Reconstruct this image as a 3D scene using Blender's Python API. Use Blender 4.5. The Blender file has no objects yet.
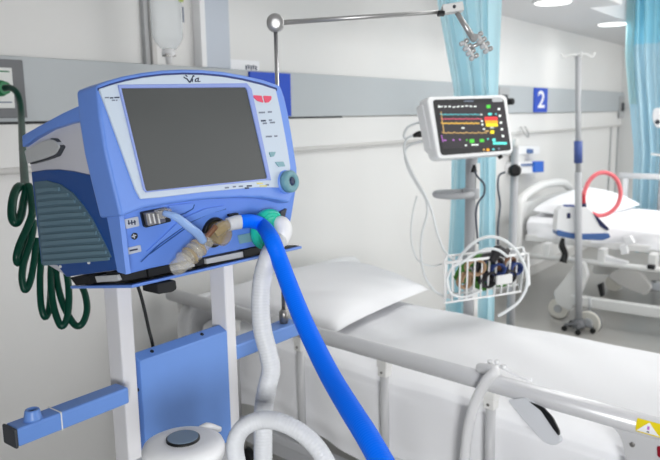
import bpy, bmesh, math, random
import numpy as np
from mathutils import Vector, Matrix
random.seed(4)
S = bpy.context.scene
COL = S.collection

# ------------------------------------------------------------------ camera model (measured vanishing points)
F = 692.0; CXP, CYP = 330.0, 230.0; H = 1.70
_a = np.array([-909., -98., F]); _b = np.array([540., -123., F])
_X = _b / np.linalg.norm(_b); _Y = _a - (_a @ _X) * _X; _Y /= np.linalg.norm(_Y)
_Z = np.cross(_X, _Y)
if _Z[1] > 0: _Z = -_Z
RM = np.stack([_X, _Y, _Z])
CAM = np.array([0., 0., H])
def ray(px, py): return RM @ np.array([px - CXP, py - CYP, F])
def P(px, py, ax, v):
    d = ray(px, py); t = (v - CAM[ax]) / d[ax]
    return Vector(CAM + t * d)
def PY(px, py, y): return P(px, py, 1, y)
def PX(px, py, x): return P(px, py, 0, x)
def PZ(px, py, z): return P(px, py, 2, z)
def PD(px, py, depth): return Vector(CAM + ray(px, py) * depth / F)     # at a forward distance
class Plane:
    def __init__(s, p, n):
        s.p = np.array(p, float); s.n = np.array(n, float); s.n /= np.linalg.norm(s.n); s.N = Vector(s.n)
    def __call__(s, px, py, off=0.0):
        d = ray(px, py); q = s.p + s.n * off
        t = ((q - CAM) @ s.n) / (d @ s.n)
        return Vector(CAM + t * d)

# ------------------------------------------------------------------ materials
def lin(c):
    r = []
    for v in c[:3]:
        v /= 255.0
        r.append(v / 12.92 if v <= .04045 else ((v + .055) / 1.055) ** 2.4)
    return (*r, 1.0)
MATS = {}
def mat(name, rgb, rough=.45, metal=0.0, trans=0.0, emit=0.0, noise=0.0, nscale=30.0, bump=0.0, bscale=60.0, alpha=1.0, spec=.5, sheen=0.0, sss=0.0, ior=1.45):
    m = bpy.data.materials.new(name); m.use_nodes = True
    nt = m.node_tree; b = nt.nodes['Principled BSDF']
    c = lin(rgb)
    b.inputs['Base Color'].default_value = c
    b.inputs['Roughness'].default_value = rough
    b.inputs['Metallic'].default_value = metal
    b.inputs['Transmission Weight'].default_value = trans
    b.inputs['Alpha'].default_value = alpha
    b.inputs['IOR'].default_value = ior
    b.inputs['Specular IOR Level'].default_value = spec
    if emit:
        b.inputs['Emission Color'].default_value = c; b.inputs['Emission Strength'].default_value = emit
    tc = nt.nodes.new('ShaderNodeTexCoord')
    nz = nt.nodes.new('ShaderNodeTexNoise'); nz.inputs['Scale'].default_value = nscale; nz.inputs['Detail'].default_value = 3
    nt.links.new(tc.outputs['Object'], nz.inputs['Vector'])
    mr = nt.nodes.new('ShaderNodeMapRange')
    mr.inputs['To Min'].default_value = max(0.02, rough - .05); mr.inputs['To Max'].default_value = min(1, rough + .05)
    nt.links.new(nz.outputs['Fac'], mr.inputs['Value']); nt.links.new(mr.outputs['Result'], b.inputs['Roughness'])
    if noise:
        mx = nt.nodes.new('ShaderNodeMix'); mx.data_type = 'RGBA'
        mx.inputs['A'].default_value = tuple(x * (1 - noise) for x in c[:3]) + (1,)
        mx.inputs['B'].default_value = tuple(min(1, x * (1 + noise)) for x in c[:3]) + (1,)
        nt.links.new(nz.outputs['Fac'], mx.inputs['Factor']); nt.links.new(mx.outputs['Result'], b.inputs['Base Color'])
    if bump:
        n2 = nt.nodes.new('ShaderNodeTexNoise'); n2.inputs['Scale'].default_value = bscale; n2.inputs['Detail'].default_value = 4
        nt.links.new(tc.outputs['Object'], n2.inputs['Vector'])
        bp = nt.nodes.new('ShaderNodeBump'); bp.inputs['Strength'].default_value = bump; bp.inputs['Distance'].default_value = .01
        nt.links.new(n2.outputs['Fac'], bp.inputs['Height']); nt.links.new(bp.outputs['Normal'], b.inputs['Normal'])
    MATS[name] = m
    return m
M = {}
def dm(k, *a, **kw): M[k] = mat(k, *a, **kw)
dm('added_wall_grey', (150, 150, 150), .6)  # mid grey, keeps bounce low off the added unseen walls
dm('wall_paint', (231, 231, 230), .5, noise=.012, nscale=2)
dm('ceiling_paint', (225, 225, 226), .8, noise=.01, nscale=2)
dm('floor_vinyl', (164, 163, 160), .3, noise=.05, nscale=9)
dm('band_grey', (186, 192, 196), .4, noise=.01)
dm('pilaster_grey', (196, 204, 216), .45)
dm('strip_grey', (205, 204, 202), .45)
dm('gap_shade', (40, 42, 46), .6)
dm('conduit_grey', (178, 180, 182), .4)
dm('frame_grey', (112, 114, 118), .45)
dm('ivory', (228, 229, 228), .4)
dm('white', (240, 241, 243), .38)
dm('white_matte', (238, 239, 242), .7)
dm('linen', (246, 247, 250), .85, bump=.10, bscale=220)
dm('pillow_cloth', (248, 249, 252), .85, bump=.10, bscale=220)
dm('vent_blue', (108, 149, 232), .34, noise=.02)
dm('vent_blue_deep', (102, 144, 230), .38, noise=.02)
dm('vent_side_blue', (32, 76, 146), .4)
dm('seam_shade_blue', (28, 52, 120), .5)
dm('lilac_blue', (140, 160, 225), .35)
dm('vent_white', (206, 207, 216), .42)
dm('vent_bezel', (198, 212, 228), .32)
dm('handle_grey', (190, 193, 196), .4)
dm('louvre_teal', (100, 130, 146), .5)
dm('louvre_dark', (86, 114, 130), .55)
dm('screen_off', (50, 55, 56), .22, noise=.05, nscale=8)
dm('black', (18, 19, 21), .4)
dm('black_rubber', (26, 27, 29), .6)
dm('dark_grey', (62, 66, 72), .5)
dm('knob_teal', (112, 160, 172), .35)
dm('knob_dark', (28, 46, 84), .4)
dm('key_teal', (128, 170, 182), .4)
dm('red_mark', (228, 76, 108), .5)
dm('print_grey', (120, 130, 150), .6)
dm('print_dark', (44, 56, 84), .6)
dm('print_yellow', (222, 216, 140), .6)
dm('cart_blue', (108, 150, 222), .36, noise=.02)
dm('column_white', (226, 226, 229), .35)
dm('label_grey', (190, 196, 208), .5)
dm('hose_blue', (0, 112, 255), .5, spec=.2)
dm('hose_white', (212, 215, 219), .4, spec=.4)
dm('hose_green', (6, 62, 48), .35, spec=.3)
dm('connector_green', (16, 120, 70), .35)
dm('filter_green', (34, 204, 174), .25)
dm('clear_plastic', (232, 228, 214), .06, alpha=.30, spec=1.0)
dm('amber_plastic', (196, 176, 132), .08, alpha=.5, spec=1.0)
dm('tube_pale_blue', (165, 200, 250), .15, alpha=.72, spec=.8)
dm('metal_dull', (150, 148, 146), .35, metal=.8)
dm('chrome', (200, 200, 202), .22, metal=1.0)
dm('steel', (188, 188, 188), .35, metal=.7)
dm('rail_alu', (214, 215, 218), .32, metal=.15)
dm('rail_grey', (196, 198, 202), .4)
dm('post_grey', (200, 201, 203), .4)
dm('bracket_ivory', (226, 226, 224), .4)
dm('yellow', (236, 214, 20), .45)
dm('maroon', (140, 20, 40), .4)
dm('lid_grey', (128, 146, 166), .25)
dm('strap_white', (246, 247, 249), .35, alpha=.8)
dm('pad_white', (214, 217, 222), .6)
dm('curtain', (210, 243, 252), .8, noise=.04, nscale=4)
dm('curtain_pale', (200, 232, 245), .8, noise=.04, nscale=4)
dm('curtain_mesh', (168, 230, 248), .8)
dm('curtain_edge', (196, 226, 228), .8)
dm('sign_blue', (20, 74, 196), .4)
dm('sign_white', (245, 246, 250), .5)
dm('mon_white', (240, 242, 244), .35)
dm('mon_bezel', (30, 32, 35), .4)
dm('mon_screen', (40, 36, 44), .3)
for k, c in dict(tr_cyan=(92, 190, 196), tr_pink=(214, 84, 110), tr_yellow=(222, 178, 74), tr_gold=(196, 160, 96), tr_purple=(170, 104, 186), tr_green=(74, 200, 60), tr_white=(232, 240, 236), px_red=(238, 56, 60), px_orange=(250, 170, 30), px_yellow=(246, 226, 30), px_cyan=(96, 232, 220)).items():
    dm(k, c, .4, emit=.3)
dm('stand_grey', (176, 178, 182), .4)
dm('wire_white', (244, 245, 246), .4)
dm('cable_white', (226, 230, 232), .4)
dm('cable_dark', (70, 78, 92), .5)
dm('cable_brown', (120, 82, 56), .5)
dm('cable_green', (66, 128, 40), .5)
dm('cable_navy', (40, 62, 120), .5)
dm('cable_black', (30, 28, 32), .5)
dm('cable_tan', (170, 140, 110), .5)
dm('red_hose', (240, 120, 128), .35)
dm('red_dark', (190, 40, 56), .35)
dm('navy', (30, 38, 80), .4)
dm('pump_blue', (70, 104, 160), .4)
dm('sleeve_blue', (70, 92, 158), .45)
dm('blue_plastic', (24, 104, 214), .4)
dm('iv_film', (228, 234, 238), .25, alpha=.35)
dm('lamp_glow', (255, 255, 252), .5, emit=2.2)
dm('wheel_white', (224, 222, 214), .45)
dm('iv_green', (170, 190, 90), .4)

for k in ('curtain', 'curtain_pale', 'curtain_mesh', 'curtain_edge'):     # thin cloth lets light through
    nt = M[k].node_tree; b = nt.nodes['Principled BSDF']; out = nt.nodes['Material Output']
    tl = nt.nodes.new('ShaderNodeBsdfTranslucent'); tl.inputs['Color'].default_value = b.inputs['Base Color'].default_value
    mx = nt.nodes.new('ShaderNodeMixShader'); mx.inputs[0].default_value = .35
    nt.links.new(b.outputs[0], mx.inputs[1]); nt.links.new(tl.outputs[0], mx.inputs[2]); nt.links.new(mx.outputs[0], out.inputs['Surface'])

# ------------------------------------------------------------------ mesh builder
def catmull(pts, n=8, closed=False):
    pts = [Vector(p) for p in pts]; out = []; N = len(pts)
    if N == 2:
        return [pts[0].lerp(pts[1], i / n) for i in range(n + 1)]
    segs = N if closed else N - 1
    for i in range(segs):
        if closed: p0, p1, p2, p3 = pts[(i-1) % N], pts[i], pts[(i+1) % N], pts[(i+2) % N]
        else:
            p1, p2 = pts[i], pts[i+1]
            p0 = pts[i-1] if i else p1 * 2 - p2
            p3 = pts[i+2] if i + 2 < N else p2 * 2 - p1
        for k in range(n):
            t = k / n
            out.append(.5 * ((2*p1) + (p2-p0)*t + (2*p0-5*p1+4*p2-p3)*t*t + (3*p1-p0-3*p2+p3)*t**3))
    if not closed: out.append(pts[-1])
    return out
def roundp(pts, r, n=5):
    out = []; N = len(pts)
    for i in range(N):
        a = Vector(pts[i-1]); b = Vector(pts[i]); c = Vector(pts[(i+1) % N])
        rr = r[i] if isinstance(r, (list, tuple)) else r
        d1 = (a-b); d2 = (c-b)
        k1 = min(rr, d1.length*.48); k2 = min(rr, d2.length*.48)
        s = b + d1.normalized()*k1; e = b + d2.normalized()*k2
        for j in range(n+1):
            t = j/n
            out.append(tuple(s*(1-t)**2 + b*2*t*(1-t) + e*t*t))
    return out
class MB:
    def __init__(s): s.v = []; s.f = []; s.mi = []; s.sm = []; s.mats = []
    def m(s, k):
        k = M[k] if isinstance(k, str) else k
        if k not in s.mats: s.mats.append(k)
        return s.mats.index(k)
    def add(s, vs, fs, k, smooth=False):
        o = len(s.v); i = s.m(k)
        s.v += [Vector(x) for x in vs]
        for f in fs: s.f.append([o + j for j in f]); s.mi.append(i); s.sm.append(smooth)
        return s
    def box(s, lo, hi, k, rot=0, xf=None):
        x0, y0, z0 = lo; x1, y1, z1 = hi
        vs = [Vector((x, y, z)) for z in (z0, z1) for y in (y0, y1) for x in (x0, x1)]
        if rot:
            c = Vector(((x0+x1)/2, (y0+y1)/2, 0)); R_ = Matrix.Rotation(rot, 3, 'Z')
            vs = [R_ @ (v - c) + c for v in vs]
        if xf: vs = [xf(*v) for v in vs]
        return s.add(vs, [(0,2,3,1),(4,5,7,6),(0,1,5,4),(2,6,7,3),(0,4,6,2),(1,3,7,5)], k)
    def obox(s, c, ax, ay, az, k):       # centre + half-axis vectors
        c = Vector(c); vs = [c + sx*Vector(ax) + sy*Vector(ay) + sz*Vector(az) for sz in (-1,1) for sy in (-1,1) for sx in (-1,1)]
        return s.add(vs, [(0,2,3,1),(4,5,7,6),(0,1,5,4),(2,6,7,3),(0,4,6,2),(1,3,7,5)], k)
    def prism(s, pts, vec, k, smooth_side=False):
        pts = [Vector(p) for p in pts]; vec = Vector(vec); n = len(pts)
        s.add(pts + [p + vec for p in pts], [list(range(n)), list(range(2*n-1, n-1, -1))], k)
        o = len(s.v) - 2*n; i = s.m(k)
        for j in range(n):
            s.f.append([o+j, o+(j+1) % n, o+n+(j+1) % n, o+n+j]); s.mi.append(i); s.sm.append(smooth_side)
        return s
    def ring(s, outer, inner, vec, k):
        outer = [Vector(p) for p in outer]; inner = [Vector(p) for p in inner]; vec = Vector(vec); n = len(outer)
        vs = outer + inner + [p+vec for p in outer] + [p+vec for p in inner]; fs = []
        for j in range(n):
            q = (j+1) % n
            fs += [(j, q, n+q, n+j), (2*n+j, 3*n+j, 3*n+q, 2*n+q), (j, 2*n+j, 2*n+q, q), (n+j, n+q, 3*n+q, 3*n+j)]
        return s.add(vs, fs, k)
    def tube(s, pts, r, k, seg=10, n=6, closed=False, smooth=True, raw=False, ribs=None, flat=None):
        c = [Vector(p) for p in pts] if raw else catmull(pts, n, closed)
        N = len(c)
        if ribs:      # resample evenly, 4 samples per rib
            L = [0]
            for i in range(1, N): L.append(L[-1] + (c[i]-c[i-1]).length)
            tot = L[-1]; m_ = max(8, int(tot/ribs*4)); d = []; j = 0
            for i in range(m_+1):
                x = tot*i/m_
                while j < N-2 and L[j+1] < x: j += 1
                t = (x-L[j])/max(1e-9, L[j+1]-L[j]); d.append(c[j].lerp(c[j+1], min(1, t)))
            c = d; N = len(c)
        rad = []
        for i in range(N):
            t = i/(N-1)
            if isinstance(r, (list, tuple)):
                x = t*(len(r)-1); q = min(int(x), len(r)-2); rr = r[q]*(1-(x-q)) + r[q+1]*(x-q)
            else: rr = r
            if ribs: rr *= (1.0, .988, .97, .988)[i % 4]
            rad.append(rr)
        T = []
        for i in range(N):
            if closed: t = c[(i+1) % N] - c[i-1]
            else: t = c[min(i+1, N-1)] - c[max(i-1, 0)]
            T.append(t.normalized())
        up = Vector((0,0,1)) if abs(T[0].z) < .9 else Vector((1,0,0))
        nrm = (up - T[0]*up.dot(T[0])).normalized()
        vs = []
        for i in range(N):
            nrm = (nrm - T[i]*nrm.dot(T[i])).normalized(); bn = T[i].cross(nrm)
            for j in range(seg):
                a = 2*math.pi*j/seg
                vs.append(c[i] + nrm*math.cos(a)*rad[i] + bn*math.sin(a)*rad[i]*(flat or 1))
        fs = []
        for i in range(N if closed else N-1):
            i2 = (i+1) % N
            for j in range(seg):
                j2 = (j+1) % seg
                fs.append((i*seg+j, i*seg+j2, i2*seg+j2, i2*seg+j))
        s.add(vs, fs, k, smooth)
        if not closed:
            o = len(s.v) - len(vs); i = s.m(k)
            s.f.append([o+j for j in range(seg)]); s.mi.append(i); s.sm.append(False)
            s.f.append([o+(N-1)*seg+j for j in reversed(range(seg))]); s.mi.append(i); s.sm.append(False)
        return s
    def lathe(s, prof, c, axis, k, seg=24, smooth=True):   # prof: (radius, along axis)
        axis = Vector(axis).normalized(); c = Vector(c)
        up = Vector((0,0,1)) if abs(axis.z) < .9 else Vector((1,0,0))
        u = (up - axis*up.dot(axis)).normalized(); w = axis.cross(u)
        vs = []; n = len(prof)
        for r, h in prof:
            for j in range(seg):
                a = 2*math.pi*j/seg; vs.append(c + axis*h + (u*math.cos(a) + w*math.sin(a))*r)
        fs = []
        for i in range(n-1):
            for j in range(seg):
                j2 = (j+1) % seg; fs.append((i*seg+j, i*seg+j2, (i+1)*seg+j2, (i+1)*seg+j))
        s.add(vs, fs, k, smooth)
        o = len(s.v) - len(vs); i = s.m(k)
        s.f.append([o+j for j in range(seg)]); s.mi.append(i); s.sm.append(False)
        s.f.append([o+(n-1)*seg+j for j in reversed(range(seg))]); s.mi.append(i); s.sm.append(False)
        return s
    def cyl(s, c, axis, r, h, k, seg=20): return s.lathe([(r, 0), (r, h)], c, axis, k, seg)
    def surf(s, fn, nu, nv, k, smooth=True, closed_v=False):
        vs = [fn(i/nu, j/nv) for i in range(nu+1) for j in range(nv+1)]
        fs = [(i*(nv+1)+j, i*(nv+1)+j+1, (i+1)*(nv+1)+j+1, (i+1)*(nv+1)+j) for i in range(nu) for j in range(nv)]
        return s.add(vs, fs, k, smooth)
    def poly(s, pl, pts, off, th, k):          # outline lying on a plane, its front at `off`, `th` thick behind it
        return s.prism([pl(x, y, off) for x, y in pts], -pl.N*th, k)
    def stroke(s, pl, p0, p1, w, off, k, th=.0006):
        a = Vector(p0); b = Vector(p1); d = (b-a).normalized()*(w/2); q = Vector((-d.y, d.x))
        return s.poly(pl, [tuple(a+q), tuple(b+q), tuple(b-q), tuple(a-q)], off, th, k)
    def text(s, body, o, u, v, size, k, th=.001):
        cu = bpy.data.curves.new('t', 'FONT'); cu.body = body; cu.size = 1; cu.offset = .018; cu.align_x = 'CENTER'; cu.align_y = 'CENTER'
        ob = bpy.data.objects.new('t', cu); COL.objects.link(ob)
        me = bpy.data.meshes.new_from_object(ob.evaluated_get(bpy.context.evaluated_depsgraph_get()))
        o = Vector(o); u = Vector(u); v = Vector(v)
        s.add([o + u*p.co.x*size + v*p.co.y*size for p in me.vertices], [list(f.vertices) for f in me.polygons], k)
        bpy.data.objects.remove(ob); bpy.data.curves.remove(cu); bpy.data.meshes.remove(me)
        return s
    def build(s, name, parent=None, bevel=0, bseg=2, sub=0, solid=0, recalc=True):
        me = bpy.data.meshes.new(name)
        if parent: off = parent['_w']
        else:
            xs = [v.x for v in s.v]; ys = [v.y for v in s.v]; zs = [v.z for v in s.v]
            off = ((min(xs)+max(xs))/2, (min(ys)+max(ys))/2, min(zs))
        off = Vector(off)
        me.from_pydata([tuple(v - off) for v in s.v], [], s.f)
        for m_ in s.mats: me.materials.append(m_)
        me.polygons.foreach_set('material_index', s.mi); me.polygons.foreach_set('use_smooth', s.sm)
        if recalc:
            bm = bmesh.new(); bm.from_mesh(me); bmesh.ops.recalc_face_normals(bm, faces=bm.faces); bm.to_mesh(me); bm.free()
        me.update()
        o = bpy.data.objects.new(name, me); COL.objects.link(o)
        o['_w'] = tuple(off)
        if parent:
            o.parent = parent
        else: o.location = off
        if solid:
            q = o.modifiers.new('solid', 'SOLIDIFY'); q.thickness = solid
        if bevel:
            q = o.modifiers.new('bevel', 'BEVEL'); q.width = bevel; q.segments = bseg; q.limit_method = 'ANGLE'; q.angle_limit = math.radians(40); q.harden_normals = False
        if sub:
            q = o.modifiers.new('sub', 'SUBSURF'); q.levels = sub; q.render_levels = sub
        return o
def thing(name, label, cat, loc, group=None):
    o = bpy.data.objects.new(name, None); COL.objects.link(o); o.empty_display_size = .05
    o.location = loc; o['_w'] = tuple(loc); o['label'] = label; o['category'] = cat
    if group: o['group'] = group
    return o
def tag(o, label, cat, group=None):
    o['label'] = label; o['category'] = cat
    if group: o['group'] = group
    return o
def struct(o): o['kind'] = 'structure'; return o
def plabel(o, label): o['label'] = label; return o

# ================================================================== SETTING
YW = 2.70
struct(MB().box((-1.2, -3.5, -.1), (10.2, YW+.1, 0), 'floor_vinyl').build('floor'))
struct(MB().box((-1.2, YW, 0), (10.2, YW+.12, 3.1), 'wall_paint').build('wall_back'))
struct(MB().box((10.0, -3.5, 0), (10.12, YW, 3.1), 'wall_paint').build('wall_right'))
struct(MB().box((-1.2, -3.5, 0), (-1.08, YW, 3.1), 'added_wall_grey').build('added_wall_left'))  # unseen wall, added to shade the left of the room
struct(MB().box((-1.2, -3.62, 0), (3.2, -3.5, 3.1), 'added_wall_grey').build('added_wall_front'))  # unseen part wall, added to block front light from the left side
c = MB(); c.box((-1.2, -3.5, 3.0), (10.2, 1.96, 3.1), 'ceiling_paint'); c.box((-1.2, 1.96, 2.57), (10.2, YW, 2.70), 'ceiling_paint'); c.box((-1.2, 1.70, 2.57), (6.2, 1.96, 2.70), 'ceiling_paint'); c.box((6.2, 1.96, 2.7), (10.2, 2.0, 3.1), 'ceiling_paint'); c.box((-1.2, 1.70, 2.7), (6.2, 1.74, 3.1), 'ceiling_paint')
struct(c.build('ceiling'))
# bedhead band and mouldings along the back wall
struct(MB().box((-1.08, 2.66, 1.70), (10.0, YW, 1.953), 'band_grey').build('trim_1', bevel=.004))
struct(MB().box((-1.08, 2.672, 1.515), (10.0, YW, 1.692), 'wall_paint').build('trim_2', bevel=.003))
struct(MB().box((-1.08, 2.660, 1.495), (10.0, YW, 1.522), 'strip_grey').build('trim_3', bevel=.008))
struct(MB().box((-1.08, 2.668, 1.690), (3.6, YW, 1.702), 'gap_shade').build('trim_4'))  # dark strip paints in the shadow of the gap under the band
a0 = PY(142, 10, 2.69).x
struct(MB().box((a0-.004, 2.675, 1.953), (a0+.024, YW, 2.57), 'conduit_grey').box((a0+.024, 2.66, 1.953), (a0+.05, YW, 2.57), 'strip_grey').build('trim_5', bevel=.003))
x0 = PY(203, 10, 2.66).x; x1 = PY(228, 10, 2.66).x
struct(MB().box((x0, 2.655, 1.953), (x1, YW, 2.57), 'pilaster_grey').box((x0-.035, 2.645, 1.953), (x0, YW, 2.57), 'white').build('trim_6', bevel=.003))
for i, px in enumerate((611, 618)):
    x = PY(px, 130, 2.69).x
    struct(MB().box((x, 2.685, .1), (x+.03, YW, 1.5), 'conduit_grey').build('trim_%d' % (7+i)))
struct(MB().box((-1.08, 2.685, 0), (10.0, YW, .1), 'strip_grey').build('baseboard_back'))

# ceiling lamps
def downlight(px, py, label):
    p = PZ(px, py, 2.57)
    t = thing('downlight', label, 'ceiling light', (p.x, p.y, 2.557), 'round downlights in the soffit')
    MB().lathe([(.150, 0), (.155, .006), (.16, .012)], (p.x, p.y, 2.557), (0,0,1), 'white').build('trim_ring', t)
    MB().lathe([(.135, -.004), (.14, 0)], (p.x, p.y, 2.557), (0,0,1), 'lamp_glow').build('diffuser', t)
    l = bpy.data.lights.new('downlight_lamp', 'AREA'); l.shape = 'DISK'; l.size = .26; l.energy = 2.5
    o = bpy.data.objects.new('downlight_lamp', l); COL.objects.link(o); o.parent = t; o.location = (0, 0, -.012)
downlight(553, 1, 'round white ceiling downlight cut by the top edge, nearer of the two')
downlight(613, 23, 'round white ceiling downlight beside the right cyan curtain')

# IV bag hanging by the wall, top left
p = PY(166, 8, 2.45)
t = thing('iv_bag', 'clear fluid bag hanging on the wall above the ventilator', 'iv bag', (p.x, 2.45, p.z-.2))
zc = PY(166, 57, 2.45).z
def bag(u, v):
    a = u*2*math.pi; z = zc + .02 + v*.42
    w = .085*min(1, (v/.16+.02)**.5)*(1 if v < .93 else (1-v)/.07*.6+.4)
    return Vector((p.x + math.cos(a)*w, 2.45 + math.sin(a)*.03*min(1, v*6+.1), z))
MB().surf(bag, 28, 24, 'iv_film').build('bag', t)
MB().lathe([(.012, -.03), (.014, 0), (.03, .012), (.026, .035)], (p.x, 2.45, zc), (0,0,1), 'white').build('spout', t)
MB().box((p.x-.026, 2.432, zc+.002), (p.x+.026, 2.46, zc+.014), 'metal_dull').build('clip', t)
MB().box((p.x+.045, 2.41, zc+.235), (p.x+.065, 2.418, zc+.28), 'iv_green').box((p.x+.062, 2.412, zc+.15), (p.x+.066, 2.418, zc+.215), 'print_grey').build('tag_strip', t)
MB().tube([(p.x, 2.45, zc+.435), (p.x, 2.45, zc+.47), (p.x+.012, 2.45, zc+.48), (p.x, 2.45, 2.57)], .003, 'steel', raw=True, seg=8).build('hanger', t)

# blue bed signs
def sign(px0, px1, label, numeral=None):
    xa = PY(px0, 92, 2.65).x; xb = PY(px1, 92, 2.65).x
    t = thing('bed_number_sign', label, 'sign', ((xa+xb)/2, 2.66, 1.706))
    MB().box((xa, 2.646, 1.704), (xb, 2.66, 1.945), 'sign_blue').build('plate', t, bevel=.002)
    if numeral:
        MB().text(numeral, ((xa+xb)/2, 2.645, 1.822), (1.75, 0, 0), (0, 0, 1.0), .235, 'sign_white').build('numeral', t)
sign(250, 290.5, 'plain blue sign on the grey band just behind the ventilator top')
sign(534.5, 547.5, 'blue sign with white number 2 above the far bed', '2')
q = PY(248, 67, 2.695)
st = MB(); st.box((q.x-.13, 2.695, q.z-.035), (q.x+.09, YW, q.z+.035), 'sign_white')
for i in range(5):
    st.box((q.x-.02+.019*i, 2.6945, q.z-.014+.004*(i % 2)), (q.x-.008+.019*i, 2.695, q.z+.012-.003*((i+1) % 2)), 'print_dark')
tag(st.build('sticker'), 'small white sticker with dark print above the ventilator top', 'sticker')

# gas outlet at far left
t = thing('gas_outlet', 'grey framed gas outlet with green coupling at left edge', 'gas outlet', (1.36, 2.66, 1.72))
fr = MB(); xo = PY(24, 90, 2.65).x; xi = PY(11.5, 90, 2.65).x
fr.box((1.02, 2.640, 1.715), (xo, 2.66, 1.937), 'frame_grey').build('frame', t, bevel=.003)
MB().box((1.09, 2.633, 1.752), (xi, 2.64, 1.905), 'ivory').build('face_plate', t, bevel=.002)
g = PY(3, 88, 2.60)
MB().lathe([(.030, 0), (.030, .02), (.024, .022), (.024, .05)], (g.x, 2.633, g.z), (0,-1,0), 'connector_green').build('coupling', t)
MB().box((xi-.07, 2.632, 1.772), (xi-.012, 2.633, 1.777), 'print_grey').box((xi-.07, 2.632, 1.888), (xi-.012, 2.633, 1.893), 'connector_green').build('print', t)

# green coiled hose (hangs from the outlet and passes behind the ventilator)
pts = [(4,88,2.50),(11,88,2.49),(17,93,2.47),(20.5,105,2.44),(21.5,122,2.35),(22.5,145,2.1),(24,170,1.85),(24.5,186,1.72),(18,187,1.66),(13,199,1.62),(12,216,1.6),(16,223,1.6),(21,215,1.62),(24,200,1.66),
       (28,186,1.68),(31,195,1.66),(32.5,212,1.62),(28,226,1.6),(20,244,1.58),(16.5,257,1.57),(18.5,263,1.58),(25,252,1.60),(31,232,1.62),(34,222,1.62),(31,240,1.6),(24,262,1.58),(22,278,1.57),(25,290,1.57),(30,282,1.58),(34,262,1.6),(37,240,1.62),
       (41,255,1.62),(40,280,1.6),(41,305,1.58),(45,317,1.58),(49.5,308,1.6),(51,285,1.62),(51,265,1.64),(51,285,1.6),(54,308,1.58),(61,326,1.57),(67,318,1.58),(69,295,1.6),(66,272,1.63),(57,262,1.64),(57,280,1.63),(63,304,1.6),(74,324,1.58),(82,324,1.58),(87,310,1.6),(85,294,1.63),(79,281,1.66)]
tag(MB().tube([PD(*q) for q in pts], [.0115, .0105, .0095, .0080, .0078, .0078, .0078, .0078], 'hose_green', seg=10, n=7).build('coiled_hose'), 'dark green coiled gas hose looping down behind the ventilator', 'hose')

# ================================================================== VENTILATOR
Vp = Plane((.72, 1.02, 1.54), (0, -1, .13))
Vr = Plane((.72, 1.042, 1.54), (0, -1, -.14))      # recessed connector panel under the screen, its foot coming forward
XL = .735
Vs = Plane((XL, 1.1, 1.6), (-1, 0, 0))
vt = thing('ventilator', 'blue and white ventilator with dark screen on the wheeled column trolley', 'ventilator', (.94, 1.18, 1.424))
# chassis
MB().prism([Vector((XL, max(q.y, 1.075), q.z)) for q in [Vs(*z_) for z_ in ((97,116),(62,121),(23.5,143),(31,172),(41,262),(66,277),(121,273))]], (.425, 0, 0), 'vent_white').build('chassis', vt, bevel=.006)
# front frame (arched top) and connector fascia
outline = [(97,85),(108,80.5),(124,76),(142,72.5),(162,70),(182,69),(203,69.4),(224,71.3),(245,75),(264,79.5),(281,85.5),(285,97),(288.5,112),(292,132),(295,152),(297.5,168),(298,182),(294,193),(290,203),
           (276,199.5),(262,197.5),(240,197.5),(215,198.5),(190,201),(165,204.5),(145,208),(121,217),(112,180),(105,150),(100,118)]
fr = MB(); fr.poly(Vp, outline, 0, .065, 'vent_blue'); fr.build('front_frame', vt, bevel=.006, bseg=3)
fa = MB(); fa.poly(Vr, [(121,206),(150,200),(190,193),(240,186),(296,190),(292,215),(287.5,240),(240,250),(190,260.5),(150,269),(126,275)], 0, .05, 'vent_blue_deep')
fa.build('connector_fascia', vt, bevel=.003)
# lower swoosh and moulded lines on the fascia
sw = MB()
sw.poly(Vr, roundp([(146,253),(190,222),(215,212),(226,209),(226,205.5),(205,209),(182,219)], 4), .0035, .006, 'vent_blue')
sw.poly(Vr, roundp([(168,206),(194,203),(193,208.5),(176,216)], 3), .003, .004, 'vent_blue')
sw.build('moulded_ridge', vt)
gv = MB()
for line in ([(141,262),(160,244),(190,222.5),(212,212.5),(226,209)], [(176,216.5),(186,213),(193,208.8),(194.5,204.5)], [(150,254),(172,238),(186,228)]):
    for a_, b_ in zip(line, line[1:]): gv.stroke(Vr, a_, b_, .9, .0024, 'vent_side_blue')
gv.build('moulded_groove', vt)
# dark strip painted as the shadow line along the frame groove, then bezel
MB().poly(Vp, [(98.5,88),(110,83.6),(126,79.2),(143,75.9),(163,73.5),(183,72.6),(203,73),(223,74.9),(243,78.4),(262,83),(277,88),(277,91),(262,86),(243,81.3),(223,77.8),(203,75.8),(183,75.3),(163,76.2),(143,78.6),(126,82),(110,86.3),(98.5,90.5)], .0015, .003, 'seam_shade_blue').build('seam_shade', vt)
bz = [(99.3,89),(110,85.3),(126,81),(143,77.6),(163,75.2),(183,74.3),(203,74.8),(223,76.8),(243,80.3),(262,85),(276,89.5),(280,107),(284,128),(288,150),(290.5,166),(290,180),(280,187.5),(258,187.3),(232,189.5),(205,192),(180,195),(160,197.5),(141,199),(136,190),(128,168),(118,140),(108,112)]
MB().poly(Vp, bz, .004, .005, 'vent_bezel').build('bezel', vt, bevel=.0015)
# raised rim round the screen, then the screen itself
so = [(118.5,84.6),(247,83),(252,89),(271.5,180.3),(269,180),(146.8,192.3),(144.2,190)]; si = [(121.5,88.2),(245.5,87.3),(247.5,90),(267.5,177.3),(266.5,178.5),(147,191),(145.5,188.5)]
MB().ring([Vp(x,y,.007) for x,y in so], [Vp(x,y,.007) for x,y in si], -Vp.N*.004, 'lilac_blue').build('screen_rim', vt, bevel=.001)
MB().poly(Vp, si, .0045, .002, 'screen_off').build('screen', vt)
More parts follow.
